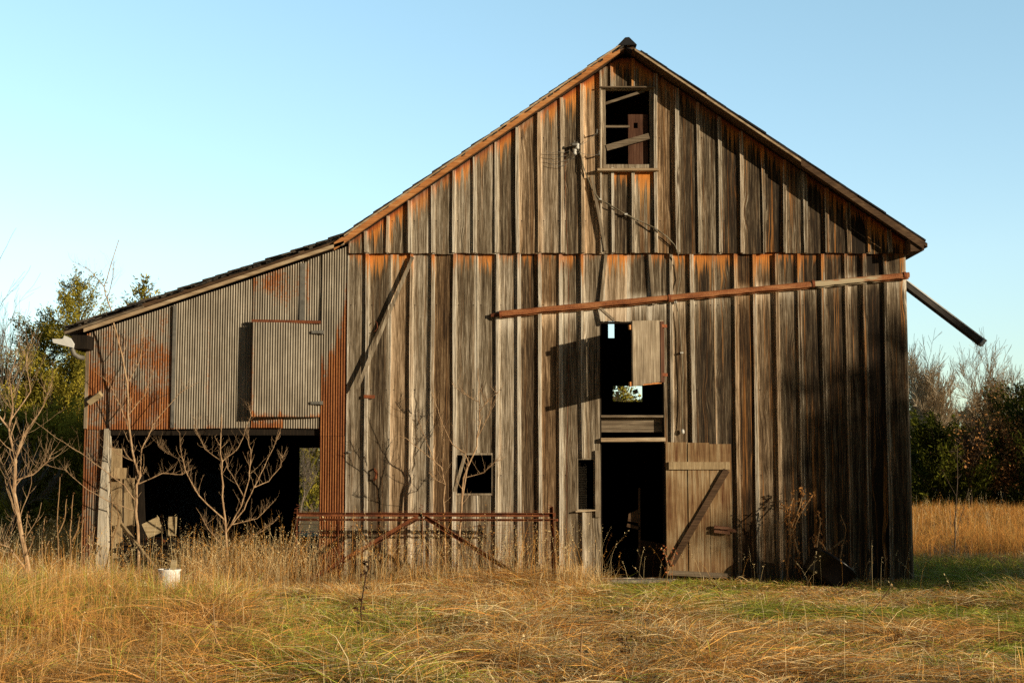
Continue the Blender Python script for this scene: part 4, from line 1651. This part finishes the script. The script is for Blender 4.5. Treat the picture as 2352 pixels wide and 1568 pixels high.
link_grass('tall_dry_grass', parts, 'tall straw coloured grass standing along the foot of the barn')

# field behind, on both sides of the barn
parts = []
for (xa, xb, ya, yb, ncl, gh) in ((5.8, 26, 0.2, 5.5, 700, 0.0), (6.2, 34, 5.0, 30, 2600, 1.0), (9, 40, 30, 55, 900, 1.0), (-14, -6.7, -1, 9, 800, 1.0), (-26, -7, 8, 24, 500, 0.8)):
    x, y, m, nc, cx, cy = scatter(ncl, 34, xa, xb, ya, yb, 0.3)
    n = len(x)
    if gh == 0:
        hh = rng.uniform(0.12, 0.36, n)
        cc = colours(x, y, n, 0.22)
        bb = np.clip(rng.normal(0.9, 0.35, n), 0.1, 1.8)
    else:
        hh = (0.26 + 0.46 * VC(cx, cy, 0.35))[m] * rng.uniform(0.6, 1.3, n) * gh
        cc = np.where((rng.random(n) < 0.7)[:, None], RUSTC * 0.95 + GOLD * 0.1, GOLD * 0.8) * rng.uniform(0.55, 1.15, (n, 1))
        bb = np.clip(rng.normal(0.5, 0.3, n), 0.02, 1.5)
    ww = rng.uniform(0.005, 0.009, n) * (1 + np.clip((y - 5) / 25, 0, 1.5))
    parts.append(blades(x, y, hh, ww, rng.uniform(0, 6.28, n), bb, cc))
link_grass('field_grass', parts, 'orange brown tall grass of the field behind and beside the barn')

# seed stalks: stem plus drooping spikelets
def stalks(spec, label, name):
    parts = []
    X, Y, Hh, A, Bd, Cc, Wd = [], [], [], [], [], [], []
    for (n, xa, xb, ya, yb, h0, h1) in spec:
        x, y = rng.uniform(xa, xb, n), rng.uniform(ya, yb, n)
        ok = (~in_barn(x, y)) & (np.abs(x) < 0.385 * (y + 22) + 0.5)
        x, y = x[ok], y[ok]
        n = len(x)
        h = rng.uniform(h0, h1, n)
        ang = rng.uniform(0, 6.28, n)
        bend = np.clip(rng.normal(0.28, 0.2, n), 0.02, 0.9)
        col = np.where((rng.random(n) < 0.6)[:, None], STRAW, RUSTC * 0.5 + GOLD * 0.5) * rng.uniform(0.75, 1.05, (n, 1))
        col = np.where((rng.random(n) < 0.10)[:, None], BROWN * 0.5, col)
        parts.append(blades(x, y, h, np.full(n, 0.0055), ang, bend, col))
        # spikelets
        k = 7
        xs, ys, zs, hs_, as_, cs = [], [], [], [], [], []
        for j in range(k):
            t = 0.80 + 0.2 * j / k
            px = x + np.cos(ang) * h * bend * t * t * 0.95
            py = y + np.sin(ang) * h * bend * t * t * 0.95
            pz = h * (t - 0.42 * bend * t * t)
            L = rng.uniform(0.02, 0.05, n)
            a2 = ang + rng.normal(0, 1.0, n)
            v = np.zeros((n, 4, 3))
            ex, ey, ez = px + np.cos(a2) * L * 0.6, py + np.sin(a2) * L * 0.6, pz + L * rng.uniform(-0.6, 0.7, n)
            gz = ground_z(x, y)
            wv = rng.normal(0, 1, (n, 3)) * 0.0028
            v[:, 0] = np.stack([px, py, pz + gz], 1)
            v[:, 1] = np.stack([(px + ex) / 2, (py + ey) / 2, (pz + ez) / 2 + gz], 1) + wv
            v[:, 2] = np.stack([ex, ey, ez + gz], 1)
            v[:, 3] = np.stack([(px + ex) / 2, (py + ey) / 2, (pz + ez) / 2 + gz], 1) - wv
            c = np.ones((n, 4, 4))
            c[:, :, :3] = (col * 1.05)[:, None, :]
            qd = (np.arange(n) * 4)[:, None] + np.array([[0, 1, 2, 3]])
            parts.append((v.reshape(-1, 3), qd, np.zeros((0, 3), int), c.reshape(-1, 4)))
    return link_grass(name, parts, label)


stalks([(620, -8.3, 1.4, -2.0, -0.15, 0.6, 1.15), (160, -3.6, 0.9, -1.6, -0.85, 0.8, 1.3), (200, -9.5, -3.0, -8, -2, 0.35, 0.75), (650, -4.9, -2.9, -1.7, -0.4, 0.35, 0.95), (600, -3.2, 0.9, -1.4, -0.2, 0.3, 0.85), (250, -8, -5, -2.0, -0.6, 0.3, 0.8), (60, 1.4, 6.0, -1.6, -0.2, 0.35, 0.75),
        (160, -6, 7.5, -11.6, -6, 0.35, 0.7), (500, 6.4, 14, 6, 22, 0.8, 1.3), (120, -12, -6.8, -1, 5, 0.7, 1.3)],
       'thin dry seed stalks rising above the grass', 'seed_stalks')

# ------------------------------------------------------------------ plants and trees
def wig(pts, k=3, a=0.012, rr=random):
    """subdivide a polyline and let it wander a little"""
    out = []
    for i in range(len(pts) - 1):
        p, q = Vector(pts[i]), Vector(pts[i + 1])
        for j in range(k):
            w = p.lerp(q, j / k)
            if i or j:
                w += Vector((rr.uniform(-a, a), rr.uniform(-a, a), rr.uniform(-a, a) * 0.5))
            out.append(w)
    out.append(Vector(pts[-1]))
    return out


def twigs(mb, line, r0, rr, n, L, depth=1, up=0.45):
    for _ in range(n):
        t = rr.uniform(0.15, 0.93)
        i = min(int(t * (len(line) - 1)), len(line) - 2)
        p = line[i].lerp(line[i + 1], rr.random())
        d = (line[i + 1] - line[i]).normalized()
        s = Vector((rr.uniform(-1, 1), rr.uniform(-0.8, 0.8), rr.uniform(-0.2, 1))).normalized()
        dd = (d * 0.6 + s).normalized()
        l = L * rr.uniform(0.35, 1.0) * (1.1 - 0.5 * t)
        pts = [p]
        for k in range(4):
            dd = (dd + Vector((rr.uniform(-.25, .25), rr.uniform(-.25, .25), up * 0.45))).normalized()
            pts.append(pts[-1] + dd * l / 4)
        rr0 = r0 * rr.uniform(0.35, 0.6)
        mb.tube(pts, [rr0, rr0 * 0.8, rr0 * 0.65, rr0 * 0.5, rr0 * 0.35], 4)
        if depth > 0:
            twigs(mb, pts, rr0, rr, 2, l * 0.55, depth - 1, up)


def sapling(name, y, stems, label, cat, seed, mat, tw=10, L=0.45, spread=0.25, depth=1, group=None, rmin=0.0035):
    """stems: list of (radius_px at the foot, [(u,v)...]); first is the trunk, the rest branches"""
    rr = random.Random(seed)
    root = None
    trunk_mb = MB()
    first = stems[0][1][0]
    base = at(first[0], first[1], y)
    root = empty(name, (base.x, y, float(ground_z(base.x, y))), label, cat, group)
    lines = []
    for si, (rp, pts) in enumerate(stems):
        yo = 0.0 if si == 0 else rr.uniform(-spread, spread)
        P = []
        for i, (u, v) in enumerate(pts):
            t = i / (len(pts) - 1)
            P.append(at(u, v, y + yo * t))
        if si == 0:
            P[0] = Vector((P[0].x, y, float(ground_z(P[0].x, y)) - 0.05))
        if si and lines:
            q0 = min(lines, key=lambda w: (w - P[0]).length)
            P[0] = q0.copy()
        line = wig(P, 3, 0.010, rr)
        lines += line
        r = rp * (0.66 if si == 0 else 0.52) / 148.0
        n = len(line)
        rad = [max(r * (1 - 0.78 * k / (n - 1)), rmin) for k in range(n)]
        br_mb = trunk_mb if si == 0 else MB()
        br_mb.tube(line, rad, 7 if rp > 2 else 5)
        twigs(br_mb, line, max(r * 0.5, rmin * 1.6), rr, tw, L, depth)
        twigs(br_mb, line, rmin * 2.0, rr, tw * 2, 0.07, 0, 0.2)
        if si:
            br_mb.build('branch', mat, root)
    trunk_mb.build('trunk', mat, root)
    return root


sapling('sapling', -0.28, [
    (5.2, [(320, 1312), (318, 1223), (311, 1173), (315, 1113), (320, 1097), (309, 1059), (296, 990), (293, 881), (273, 787), (258, 724), (246, 685), (238, 658), (258, 603), (273, 551)]),
    (3.4, [(320, 1097), (326, 1031), (345, 990), (351, 975), (410, 904), (457, 877)]),
    (2.2, [(309, 1064), (266, 1040), (252, 1018)]),
    (2.6, [(315, 1113), (372, 1086), (419, 1090), (425, 1082)]),
    (2.6, [(312, 1150), (285, 1113), (233, 1075), (184, 1040), (130, 1005), (70, 960)]),
    (2.4, [(312, 1176), (249, 1151), (200, 1124), (150, 1080), (80, 1060)]),
    (2.2, [(296, 990), (275, 930), (250, 880), (215, 850)]),
    (2.0, [(293, 881), (320, 830), (330, 760), (320, 740)]),
    (2.0, [(238, 658), (205, 620), (165, 600)]),
    (1.8, [(246, 685), (260, 640), (262, 600)]),
    (2.2, [(294, 960), (330, 910), (350, 850)])],
    'tall bare sapling rising past the left end of the rusty sheets', 'sapling', 31, M['bark_pale'], 16, 0.42, 0.16, 2, rmin=0.0022)
sapling('sapling', -0.6, [
    (4.2, [(522, 1300), (520, 1223), (512, 1141), (509, 1059), (506, 1004), (509, 950)]),
    (3.2, [(516, 1200), (457, 1138), (430, 1091), (416, 1045), (413, 993)]),
    (1.9, [(416, 1059), (380, 1037), (359, 1015)]),
    (3.2, [(538, 1225), (555, 1162), (572, 1100), (577, 1045), (569, 1009), (572, 985)]),
    (3.0, [(540, 1230), (560, 1170), (583, 1119), (607, 1072), (629, 1026), (644, 988)]),
    (2.0, [(583, 1121), (616, 1105), (643, 1072), (650, 1056), (647, 1044)]),
    (2.0, [(512, 1065), (471, 1031), (449, 988), (445, 960)]),
    (2.0, [(512, 1067), (547, 1029), (577, 955), (570, 925)]),
    (2.2, [(558, 1146), (525, 1078), (516, 1040)]),
    (2.0, [(545, 1215), (590, 1190), (634, 1146)]),
    (1.6, [(525, 1250), (480, 1215), (450, 1165)]),
    (1.6, [(530, 1260), (600, 1220), (640, 1190)])],
    'many stemmed bare bush in front of the dark shed opening', 'bush', 32, M['bark_pale'], 18, 0.34, 0.3, 2, rmin=0.0022)
sapling('sapling', -0.68, [
    (4.2, [(1048, 1345), (1058, 1187), (1064, 1097), (1094, 1025), (1102, 971), (1100, 899), (1098, 845)]),
    (3.0, [(1060, 1150), (1075, 1060), (1068, 1040), (1040, 1020), (1023, 990), (1005, 940), (990, 900)]),
    (2.0, [(1064, 1097), (1112, 1085), (1138, 1058), (1150, 1056)]),
    (2.0, [(1101, 950), (1120, 920), (1145, 900)]),
    (2.0, [(1100, 925), (1065, 905), (1038, 880)]),
    (2.0, [(1096, 1010), (1125, 950), (1130, 915)])],
    'slender bare sapling in front of the small square window', 'sapling', 33, M['bark_pale'], 10, 0.45, 0.2)
sapling('sapling', -0.72, [
    (2.8, [(1024, 1335), (1019, 1169), (1022, 1111), (1013, 1072), (987, 1050), (933, 1007), (915, 1000)]),
    (1.8, [(1015, 1080), (1019, 1014), (1012, 970)]),
    (1.8, [(1000, 1060), (975, 1000), (960, 960)]),
    (1.6, [(1022, 1120), (1000, 1100), (985, 1085)])],
    'thinner bare sapling leaning left beside the one at the window', 'sapling', 34, M['bark_pale'], 8, 0.4, 0.15)
sapling('sapling', -2.2, [
    (9.0, [(80, 1300), (45, 1210), (32, 1130), (36, 1050), (20, 985), (-20, 930)]),
    (4.5, [(36, 1130), (10, 1080), (-30, 1040)]),
    (4.0, [(36, 1060), (60, 990), (100, 930), (120, 880)]),
    (3.6, [(24, 990), (30, 930), (22, 870), (40, 800)]),
    (3.0, [(40, 1100), (75, 1090), (110, 1060), (125, 1030)]),
    (3.0, [(30, 960), (70, 900), (60, 830), (75, 770)]),
    (4.0, [(60, 1300), (20, 1255), (-30, 1240)])],
    'crooked bare tree with golden lit trunk at the left edge', 'tree', 35, M['bark_pale'], 20, 0.75, 0.5, 2, rmin=0.0026)
sapling('sapling', 6.0, [
    (4.0, [(2192, 1283), (2194, 1200), (2198, 1110), (2199, 1020)]),
    (2.0, [(2194, 1220), (2215, 1160), (2225, 1120)]),
    (1.5, [(2197, 1150), (2175, 1100), (2165, 1080)])],
    'young thin leafless tree alone in the grass right of the barn', 'sapling', 36, M['bark_brown'], 4, 0.3, 0.2)


def weed(y, stems, label, seed, mat=None, leaf=(0.30, 0.13, 0.045), nleaf=60, lsize=0.035, cat='weed', rp=1.4):
    rr = random.Random(seed)
    b = at(*stems[0][0], y)
    root = empty('weed', (b.x, y, float(ground_z(b.x, y))), label, cat)
    mb, lf = MB(), MB()
    for st in stems:
        P = [at(u, v, y + 0.06 * rr.uniform(-1, 1) * i) for i, (u, v) in enumerate(st)]
        line = wig(P, 3, 0.006, rr)
        n = len(line)
        mb.tube(line, [max(rp / 148 * (1 - 0.6 * k / n), 0.003) for k in range(n)], 5)
        for _ in range(nleaf):
            t = rr.random() ** 0.6
            p = line[min(int(t * n), n - 1)]
            p = p + Vector((rr.gauss(0, 0.03), rr.gauss(0, 0.03), rr.gauss(0, 0.025)))
            d = Vector((rr.uniform(-1, 1), rr.uniform(-1, 1), rr.uniform(-1, 0.6))).normalized() * lsize * rr.uniform(0.5, 1.4)
            s = d.orthogonal().normalized() * lsize * 0.3
            k = rr.uniform(0.5, 1.4)
            lf.add([p, p + d * 0.5 + s, p + d, p + d * 0.45 - s * 0.8 + Vector((0, 0, 0.01))], [(0, 1, 2), (0, 2, 3)],
                   (leaf[0] * k, leaf[1] * k, leaf[2] * k, 1))
    mb.build('stem', mat or M['stem_tan'], root)
    lf.build('dry_leaves', M['dryleaf'], root, 'col')


weed(-0.4, [[(1808, 1330), (1816, 1250), (1812, 1180), (1826, 1130)], [(1814, 1260), (1812, 1200), (1806, 1160)], [(1815, 1230), (1838, 1180), (1866, 1135)],
            [(1818, 1210), (1838, 1160), (1845, 1125)], [(1818, 1215), (1834, 1270), (1836, 1310)]],
     'tallest curly leaved brown weed against the shaded wall', 41, None, (0.62, 0.30, 0.10), 46, 0.05, rp=2.2)
weed(-0.75, [[(1850, 1352), (1875, 1265), (1885, 1200), (1880, 1180)], [(1875, 1265), (1866, 1235), (1890, 1240)], [(1880, 1240), (1896, 1260), (1893, 1290)]],
     'brown weed leaning over the black tub', 42, None, (0.50, 0.24, 0.09), 34, 0.045, rp=2.2)
weed(-0.35, [[(1922, 1315), (1936, 1250), (1944, 1215), (1930, 1180)], [(1936, 1240), (1915, 1255), (1900, 1270)]],
     'sparse brown weed standing right of the black tub', 43, None, (0.42, 0.2, 0.08), 18, 0.04, rp=1.8)
weed(-0.5, [[(2031, 1330), (2034, 1290), (2030, 1258)]], 'small seed head on a lone stem near the right corner', 44, None, (0.30, 0.2, 0.12), 14, 0.03)
weed(-7.4, [[(836, 1600), (834, 1480), (828, 1400), (842, 1320), (848, 1290)]], 'tall dark dead stalk with curled leaves in the foreground', 45, M['stem_dark'],
     (0.07, 0.035, 0.02), 40, 0.05, rp=1.6)
weed(-9.2, [[(1442, 1600), (1438, 1530), (1436, 1470)], [(1440, 1560), (1450, 1520), (1446, 1490)]], 'dark curled dead weed at the bottom centre of the field', 46, M['stem_dark'], (0.08, 0.04, 0.02), 40, 0.06)
weed(-9.2, [[(1522, 1590), (1516, 1530), (1500, 1480)], [(1524, 1580), (1548, 1530), (1552, 1490)]], 'forked dark dead weed right of the bottom centre', 47, M['stem_dark'], (0.09, 0.045, 0.025), 16, 0.05)
weed(-1.4, [[(1530, 1350), (1534, 1300), (1526, 1262)], [(1532, 1320), (1545, 1285), (1552, 1262)]], 'reddish dry weed in front of the doorstep', 48, None, (0.5, 0.17, 0.07), 40, 0.035)
weed(-2.0, [[(258, 1310), (255, 1200), (258, 1160), (250, 1085)], [(256, 1250), (275, 1190), (262, 1150)]], 'upright brown weed at the foot of the corner post', 49, None, (0.22, 0.12, 0.05), 16, 0.035)
for i, (u, v0, v1, du, lab) in enumerate(((480, 1600, 1455, -36, 'pale thick dry stalk leaning left at the bottom of the field'),
                                         (506, 1600, 1385, -16, 'tallest pale dry stalk of the pair at the bottom left of centre'),
                                         (1330, 1600, 1440, 8, 'faint upright pale stalk at the bottom centre'),
                                         (1990, 1420, 1345, 60, 'slanting pale stalk in the cut grass at the lower right'))):
    weed(-10.2 if i < 3 else -6.0, [[(u, v0), (u + du * 0.5, (v0 + v1) / 2), (u + du, v1)]], lab, 140 + i, M['stem_tan'], (0.5, 0.32, 0.14), 9, 0.05, rp=1.7, cat='stalk')
for i, (u, v0, v1, y) in enumerate(((135, 1310, 1095, -1.7), (165, 1310, 1135, -1.4), (190, 1320, 1170, -1.8), (100, 1310, 1190, -1.5), (60, 1330, 1180, -2.6), (215, 1320, 1210, -1.2))):
    lab = ['tallest upright dark weed stem left of the corner pier', 'second tall weed stem just left of the corner pier', 'shorter leafy weed stem at the foot of the corner pier',
           'broken weed stem between the crooked tree and the pier', 'branching weed beside the crooked golden tree', 'short bushy weed touching the corner pier'][i]
    weed(y, [[(u, v0), (u - 4, (v0 + v1) / 2), (u + 3, v1)], [(u, (v0 + v1) / 2 + 20), (u + 14, (v0 + v1) / 2 - 10), (u + 18, v1 + 50)]], lab, 60 + i, M['stem_tan'], (0.2, 0.11, 0.05), 12, 0.04, rp=1.8)


# --- evergreen cedars
def cedar(x, y, h, rw, label, seed, n=9000, leaf=0.16, low=0.02, tint=(1, 1, 1), dense=1.0, name='cedar_tree'):
    r = np.random.default_rng(seed)
    rr = random.Random(seed)
    root = empty(name, (x, y, 0), label, 'tree', 'evergreen cedars around the barn')
    mb = MB()
    mb.tube([(x, y, -0.1), (x + 0.05, y, h * 0.4), (x, y, h * 0.97)], [h * 0.022, h * 0.013, 0.015], 7)
    nb = int(46 + h * 14)
    bt = np.sort(low + (0.985 - low) * r.random(nb) ** 0.85)
    ba = r.uniform(0, 2 * math.pi, nb)
    prof = np.clip((1 - bt), 0, 1) ** 0.72 * (0.35 + 0.65 * np.clip((bt + 0.12) / 0.25, 0, 1))
    bl = rw * prof * r.uniform(0.5, 1.25, nb) + 0.12
    rise = r.uniform(0.35, 1.0, nb) * (0.6 + bt)
    bz = bt * h
    # leaf sprays along each branch
    wgt = bl ** 1.5
    idx = r.choice(nb, n, p=wgt / wgt.sum())
    s = r.random(n) ** 0.6
    L = bl[idx]
    px = x + np.cos(ba[idx]) * L * s
    py = y + np.sin(ba[idx]) * L * s
    pz = bz[idx] + rise[idx] * L * s * s
    cl = 0.05 + 0.085 * L * (1 - s * 0.55)
    px += r.normal(0, 1, n) * cl
    py += r.normal(0, 1, n) * cl
    pz += r.normal(0, 1, n) * cl * 0.8
    # top leader
    for i in range(0, nb, 2):
        e = (x + math.cos(ba[i]) * bl[i] * 0.85, y + math.sin(ba[i]) * bl[i] * 0.85, bz[i] + rise[i] * bl[i] * 0.72)
        mb.tube([(x, y, bz[i]), ((x + e[0]) / 2, (y + e[1]) / 2, (bz[i] + e[2]) / 2 - 0.03), e], [0.02, 0.014, 0.006], 4)
    mb.build('trunk', M['bark_brown'], root)
    d = np.stack([np.cos(ba[idx]) * 0.7, np.sin(ba[idx]) * 0.7, 0.7 + 0 * s], 1) + r.normal(0, 0.6, (n, 3))
    d /= np.linalg.norm(d, axis=1)[:, None]
    w = np.cross(d, r.normal(0, 1, (n, 3)))
    w /= np.linalg.norm(w, axis=1)[:, None]
    ll = (leaf * r.uniform(0.5, 1.4, n))[:, None]
    P = np.stack([px, py, np.maximum(pz, 0.05)], 1)
    V = np.stack([P - d * ll * 0.5, P + w * ll * 0.16, P + d * ll * 0.6, P - w * ll * 0.16], 1).reshape(-1, 3)
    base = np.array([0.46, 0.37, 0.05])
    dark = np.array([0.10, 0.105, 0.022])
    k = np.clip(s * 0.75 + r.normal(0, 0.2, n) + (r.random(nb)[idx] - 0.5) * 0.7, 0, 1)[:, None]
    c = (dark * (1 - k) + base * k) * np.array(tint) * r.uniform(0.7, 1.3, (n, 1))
    C = np.ones((n, 4, 4))
    C[:, :, :3] = c[:, None, :]
    q = (np.arange(n) * 4)[:, None] + np.array([[0, 1, 2, 3]])
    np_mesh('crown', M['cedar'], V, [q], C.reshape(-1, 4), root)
    return root


def px_tree(u, y):
    return (u - 1176) * (y + 22) / F


def vz(v, y):
    return 1.65 + (1088 - v) * (y + 22) / F


cedar(px_tree(175, 25.5), 25.5, vz(640, 25.5), 2.9, 'tallest pointed golden green cedar behind the gutter end', 71, 70000, 0.105)
cedar(px_tree(95, 26.5), 26.5, vz(730, 26.5), 2.9, 'rounder golden green cedar left of the tallest one', 72, 60000, 0.105)
cedar(px_tree(215, 17), 17, vz(950, 17), 1.7, 'low shaded cedar tucked beside the corner of the lean-to', 73, 18000, 0.12)
cedar(px_tree(70, 18), 18, vz(965, 18), 2.4, 'broad low shaded cedar behind the crooked golden tree', 74, 24000, 0.13)
cedar(px_tree(325, 34), 34, vz(635, 34), 2.3, 'cedar top showing above the lean-to roof', 75, 12000, 0.17, tint=(0.95, 0.95, 1))
cedar(px_tree(715, 38), 38, vz(900, 38), 3.0, 'sunlit cedar seen through the back opening of the shed', 76, 7000, 0.2)
cedar(px_tree(1430, 62), 62, vz(885, 62), 2.4, 'small cedar top seen through the loft opening', 77, 4000, 0.25)
# right-hand tree line
for i, (u, y, v, rw, lab) in enumerate((
        (2150, 40, 965, 2.6, 'low green cedar next to the right corner of the barn'),
        (2110, 46, 990, 2.2, 'low cedar half hidden behind the right corner of the barn'),
        (2335, 46, 885, 3.0, 'tall dark cedar at the right edge of the tree line'),
        (2262, 52, 1000, 3.0, 'dark low cedar under the bare trees of the right tree line'),
        (2215, 56, 1010, 2.6, 'dim cedar standing behind the thin young tree'),
        (2390, 40, 900, 3.2, 'dark cedar cut off by the right edge of the photo'),
        (2310, 44, 1010, 2.4, 'low dark cedar in front of the tall one at the right edge'))):
    cedar(px_tree(u, y), y, vz(v, y), rw, lab, 80 + i, 14000, 0.17, tint=(0.20, 0.26, 0.32) if i in (2, 3, 5, 6) else (0.28, 0.36, 0.36), low=0.0)  # dark tints paint shade into the crowns of this tree line
# trees standing to the right, out of the frame, whose shadow lies on the wall and the grass
cedar(32.6, -17.6, 10.9, 4.9, 'cedar out of frame whose shadow falls on the right end of the wall', 91, 15000, 0.42, low=0.0)
cedar(37.0, -16.0, 11.0, 3.6, 'second cedar out of frame shading the grass right of the barn', 92, 6000, 0.3, low=0.0)
cedar(31, 33, 10.5, 3.4, 'cedar beyond the right edge of the photo shading the tree line', 94, 5000, 0.3, low=0.0)
cedar(37, 34, 11, 3.6, 'second cedar beyond the right edge shading the tree line', 95, 5000, 0.3, low=0.0)


# --- leafless trees
TWIG = [0.005]


def grow(mb, p, d, L, r, depth, rr, up, tips, ang=0.55, fork=(2, 4)):
    pts = [p]
    n = 4
    dd = d.copy()
    for k in range(n):
        dd = (dd + Vector((rr.gauss(0, .09), rr.gauss(0, .09), rr.gauss(0, .05) + up * 0.06))).normalized()
        pts.append(pts[-1] + dd * L / n)
    r1 = r * 0.62
    mb.tube(pts, [max(r + (r1 - r) * k / n, TWIG[0]) for k in range(n + 1)], 6 if r > 0.03 else 3, cap=False)
    if depth == 0:
        tips.append(pts[-1])
        return
    for _ in range(rr.randint(*fork)):
        i = rr.randint(1, n)
        q = pts[i]
        s = dd.orthogonal().normalized()
        s.rotate(Matrix.Rotation(rr.uniform(0, 6.28), 3, dd))
        nd = (dd + s * rr.uniform(0.5, 1.2) * math.tan(ang) + Vector((0, 0, up * 0.3))).normalized()
        grow(mb, q, nd, L * rr.uniform(0.55, 0.8), r1 * rr.uniform(0.5, 0.8), depth - 1, rr, up, tips, ang, fork)
    nd = (dd + Vector((rr.gauss(0, .12), rr.gauss(0, .12), up * 0.15))).normalized()
    grow(mb, pts[-1], nd, L * 0.8, r1, depth - 1, rr, up, tips, ang, fork)


def bare_tree(x, y, h, label, seed, depth=5, up=0.6, ang=0.5, leaves=0, mat='bark_grey', r=None, fork=(2, 3), rminscale=1.0, name='bare_tree'):
    rr = random.Random(seed)
    root = empty(name, (x, y, 0), label, 'tree', 'leafless trees around the barn')
    TWIG[0] = 0.0045 if y < 30 else 0.010
    mb, tips = MB(), []
    grow(mb, Vector((x, y, -0.1)), Vector((rr.uniform(-.05, .05), 0, 1)).normalized(), h * 0.30, r or h * 0.016, depth, rr, up, tips, ang, fork)
    zmax = max(p[2] for p in mb.v)
    k = h / zmax
    mb.v = [(x + (p[0] - x) * k, y + (p[1] - y) * k, p[2] * k) for p in mb.v]
    mb.build('branches', M[mat], root)
    if leaves:
        lf = MB()
        for _ in range(leaves):
            p = Vector(rr.choice(tips))
            p = Vector((x + (p.x - x) * k, y + (p.y - y) * k, p.z * k)) + Vector((rr.gauss(0, .25), rr.gauss(0, .25), rr.gauss(0, .25)))
            d = Vector((rr.uniform(-1, 1), rr.uniform(-1, 1), rr.uniform(-1, .3))).normalized() * 0.14
            s = d.orthogonal().normalized() * 0.045
            q = rr.uniform(0.5, 1.3)
            lf.add([p, p + d * .5 + s, p + d, p + d * .5 - s], [(0, 1, 2, 3)], (0.50 * q, 0.24 * q, 0.085 * q, 1))
        lf.build('crown', M['dryleaf'], root, 'col')
    return root


bare_tree(px_tree(2250, 58), 58, vz(745, 58), 'taller leafless tree rising above the right tree line', 101, 6, 0.75, 0.62, r=0.15, fork=(3, 4), mat='bark_tan')
bare_tree(px_tree(2165, 60), 60, vz(765, 60), 'slightly lower leafless tree nearer the barn in the right tree line', 102, 6, 0.75, 0.62, r=0.14, fork=(3, 4), mat='bark_tan')
bare_tree(px_tree(2345, 66), 66, vz(870, 66), 'faint leafless tree at the far right edge', 103, 6, 0.8, 0.5, r=0.10, mat='bark_tan')
bare_tree(px_tree(2290, 41), 41, vz(885, 41), 'oak keeping its russet dead leaves in the right tree line', 104, 5, 0.5, 0.6, leaves=4200, mat='bark_brown', name='oak_tree')
bare_tree(px_tree(2125, 52), 52, vz(975, 52), 'bushy leafless tree close to the right corner of the barn', 105, 6, 0.6, 0.5, mat='bark_tan')
bare_tree(px_tree(2225, 39), 39, vz(945, 39), 'shrubby brown leafless tree below the two tall ones', 106, 6, 0.4, 0.6, leaves=500, mat='bark_brown')
bare_tree(px_tree(10, 23), 23, vz(560, 23), 'tall pale leafless tree at the left edge against the sky', 107, 6, 0.7, 0.5, r=0.07, fork=(1, 3))
bare_tree(px_tree(-50, 24), 24, vz(530, 24), 'large leafless tree whose branches reach in from the left edge', 108, 5, 0.5, 0.6, r=0.08, fork=(1, 3))
bare_tree(px_tree(60, 26), 26, vz(640, 26), 'fine twigged leafless tree among the left cedars', 109, 6, 0.7, 0.5, r=0.06)
bare_tree(px_tree(30, 5), 5, vz(960, 5), 'low tangled leafless shrub before the dark left cedars', 110, 5, 0.4, 0.7, r=0.05)
bare_tree(px_tree(690, 26), 26, vz(960, 26), 'thin leafless shrub seen through the back opening of the shed', 111, 5, 0.7, 0.5, r=0.04)


# far wood closing the horizon: reads as one mass
def far_wood():
    r = np.random.default_rng(5)
    n = 26000
    a = r.uniform(-0.55, 0.55, n)
    dist = r.uniform(95, 125, n)
    x, y = np.tan(a) * dist, dist - 22
    hmax = 4.2 + 3.2 * VA(x, y * 0, 0.11) + 2.0 * VB(x, y * 0, 0.4)
    z = hmax * r.random(n) ** 0.8
    P = np.stack([x, y, z], 1)
    d = r.normal(0, 1, (n, 3))
    d[:, 2] += 0.8
    d /= np.linalg.norm(d, axis=1)[:, None]
    w = np.cross(d, r.normal(0, 1, (n, 3)))
    w /= np.linalg.norm(w, axis=1)[:, None]
    l = r.uniform(0.4, 1.0, n)[:, None]
    V = np.stack([P - d * l * .5, P + w * l * .3, P + d * l * .5, P - w * l * .3], 1).reshape(-1, 3)
    c = np.where((r.random(n) < 0.5)[:, None], np.array([0.05, 0.055, 0.025]), np.array([0.12, 0.085, 0.05])) * r.uniform(0.6, 1.3, (n, 1))
    C = np.ones((n, 4, 4))
    C[:, :, :3] = c[:, None]
    o = np_mesh('far_wood', M['cedar'], V, [(np.arange(n) * 4)[:, None] + np.array([[0, 1, 2, 3]])], C.reshape(-1, 4))
    tag(o, 'distant mixed wood closing the horizon behind the field', 'wood', kind='stuff')


far_wood()
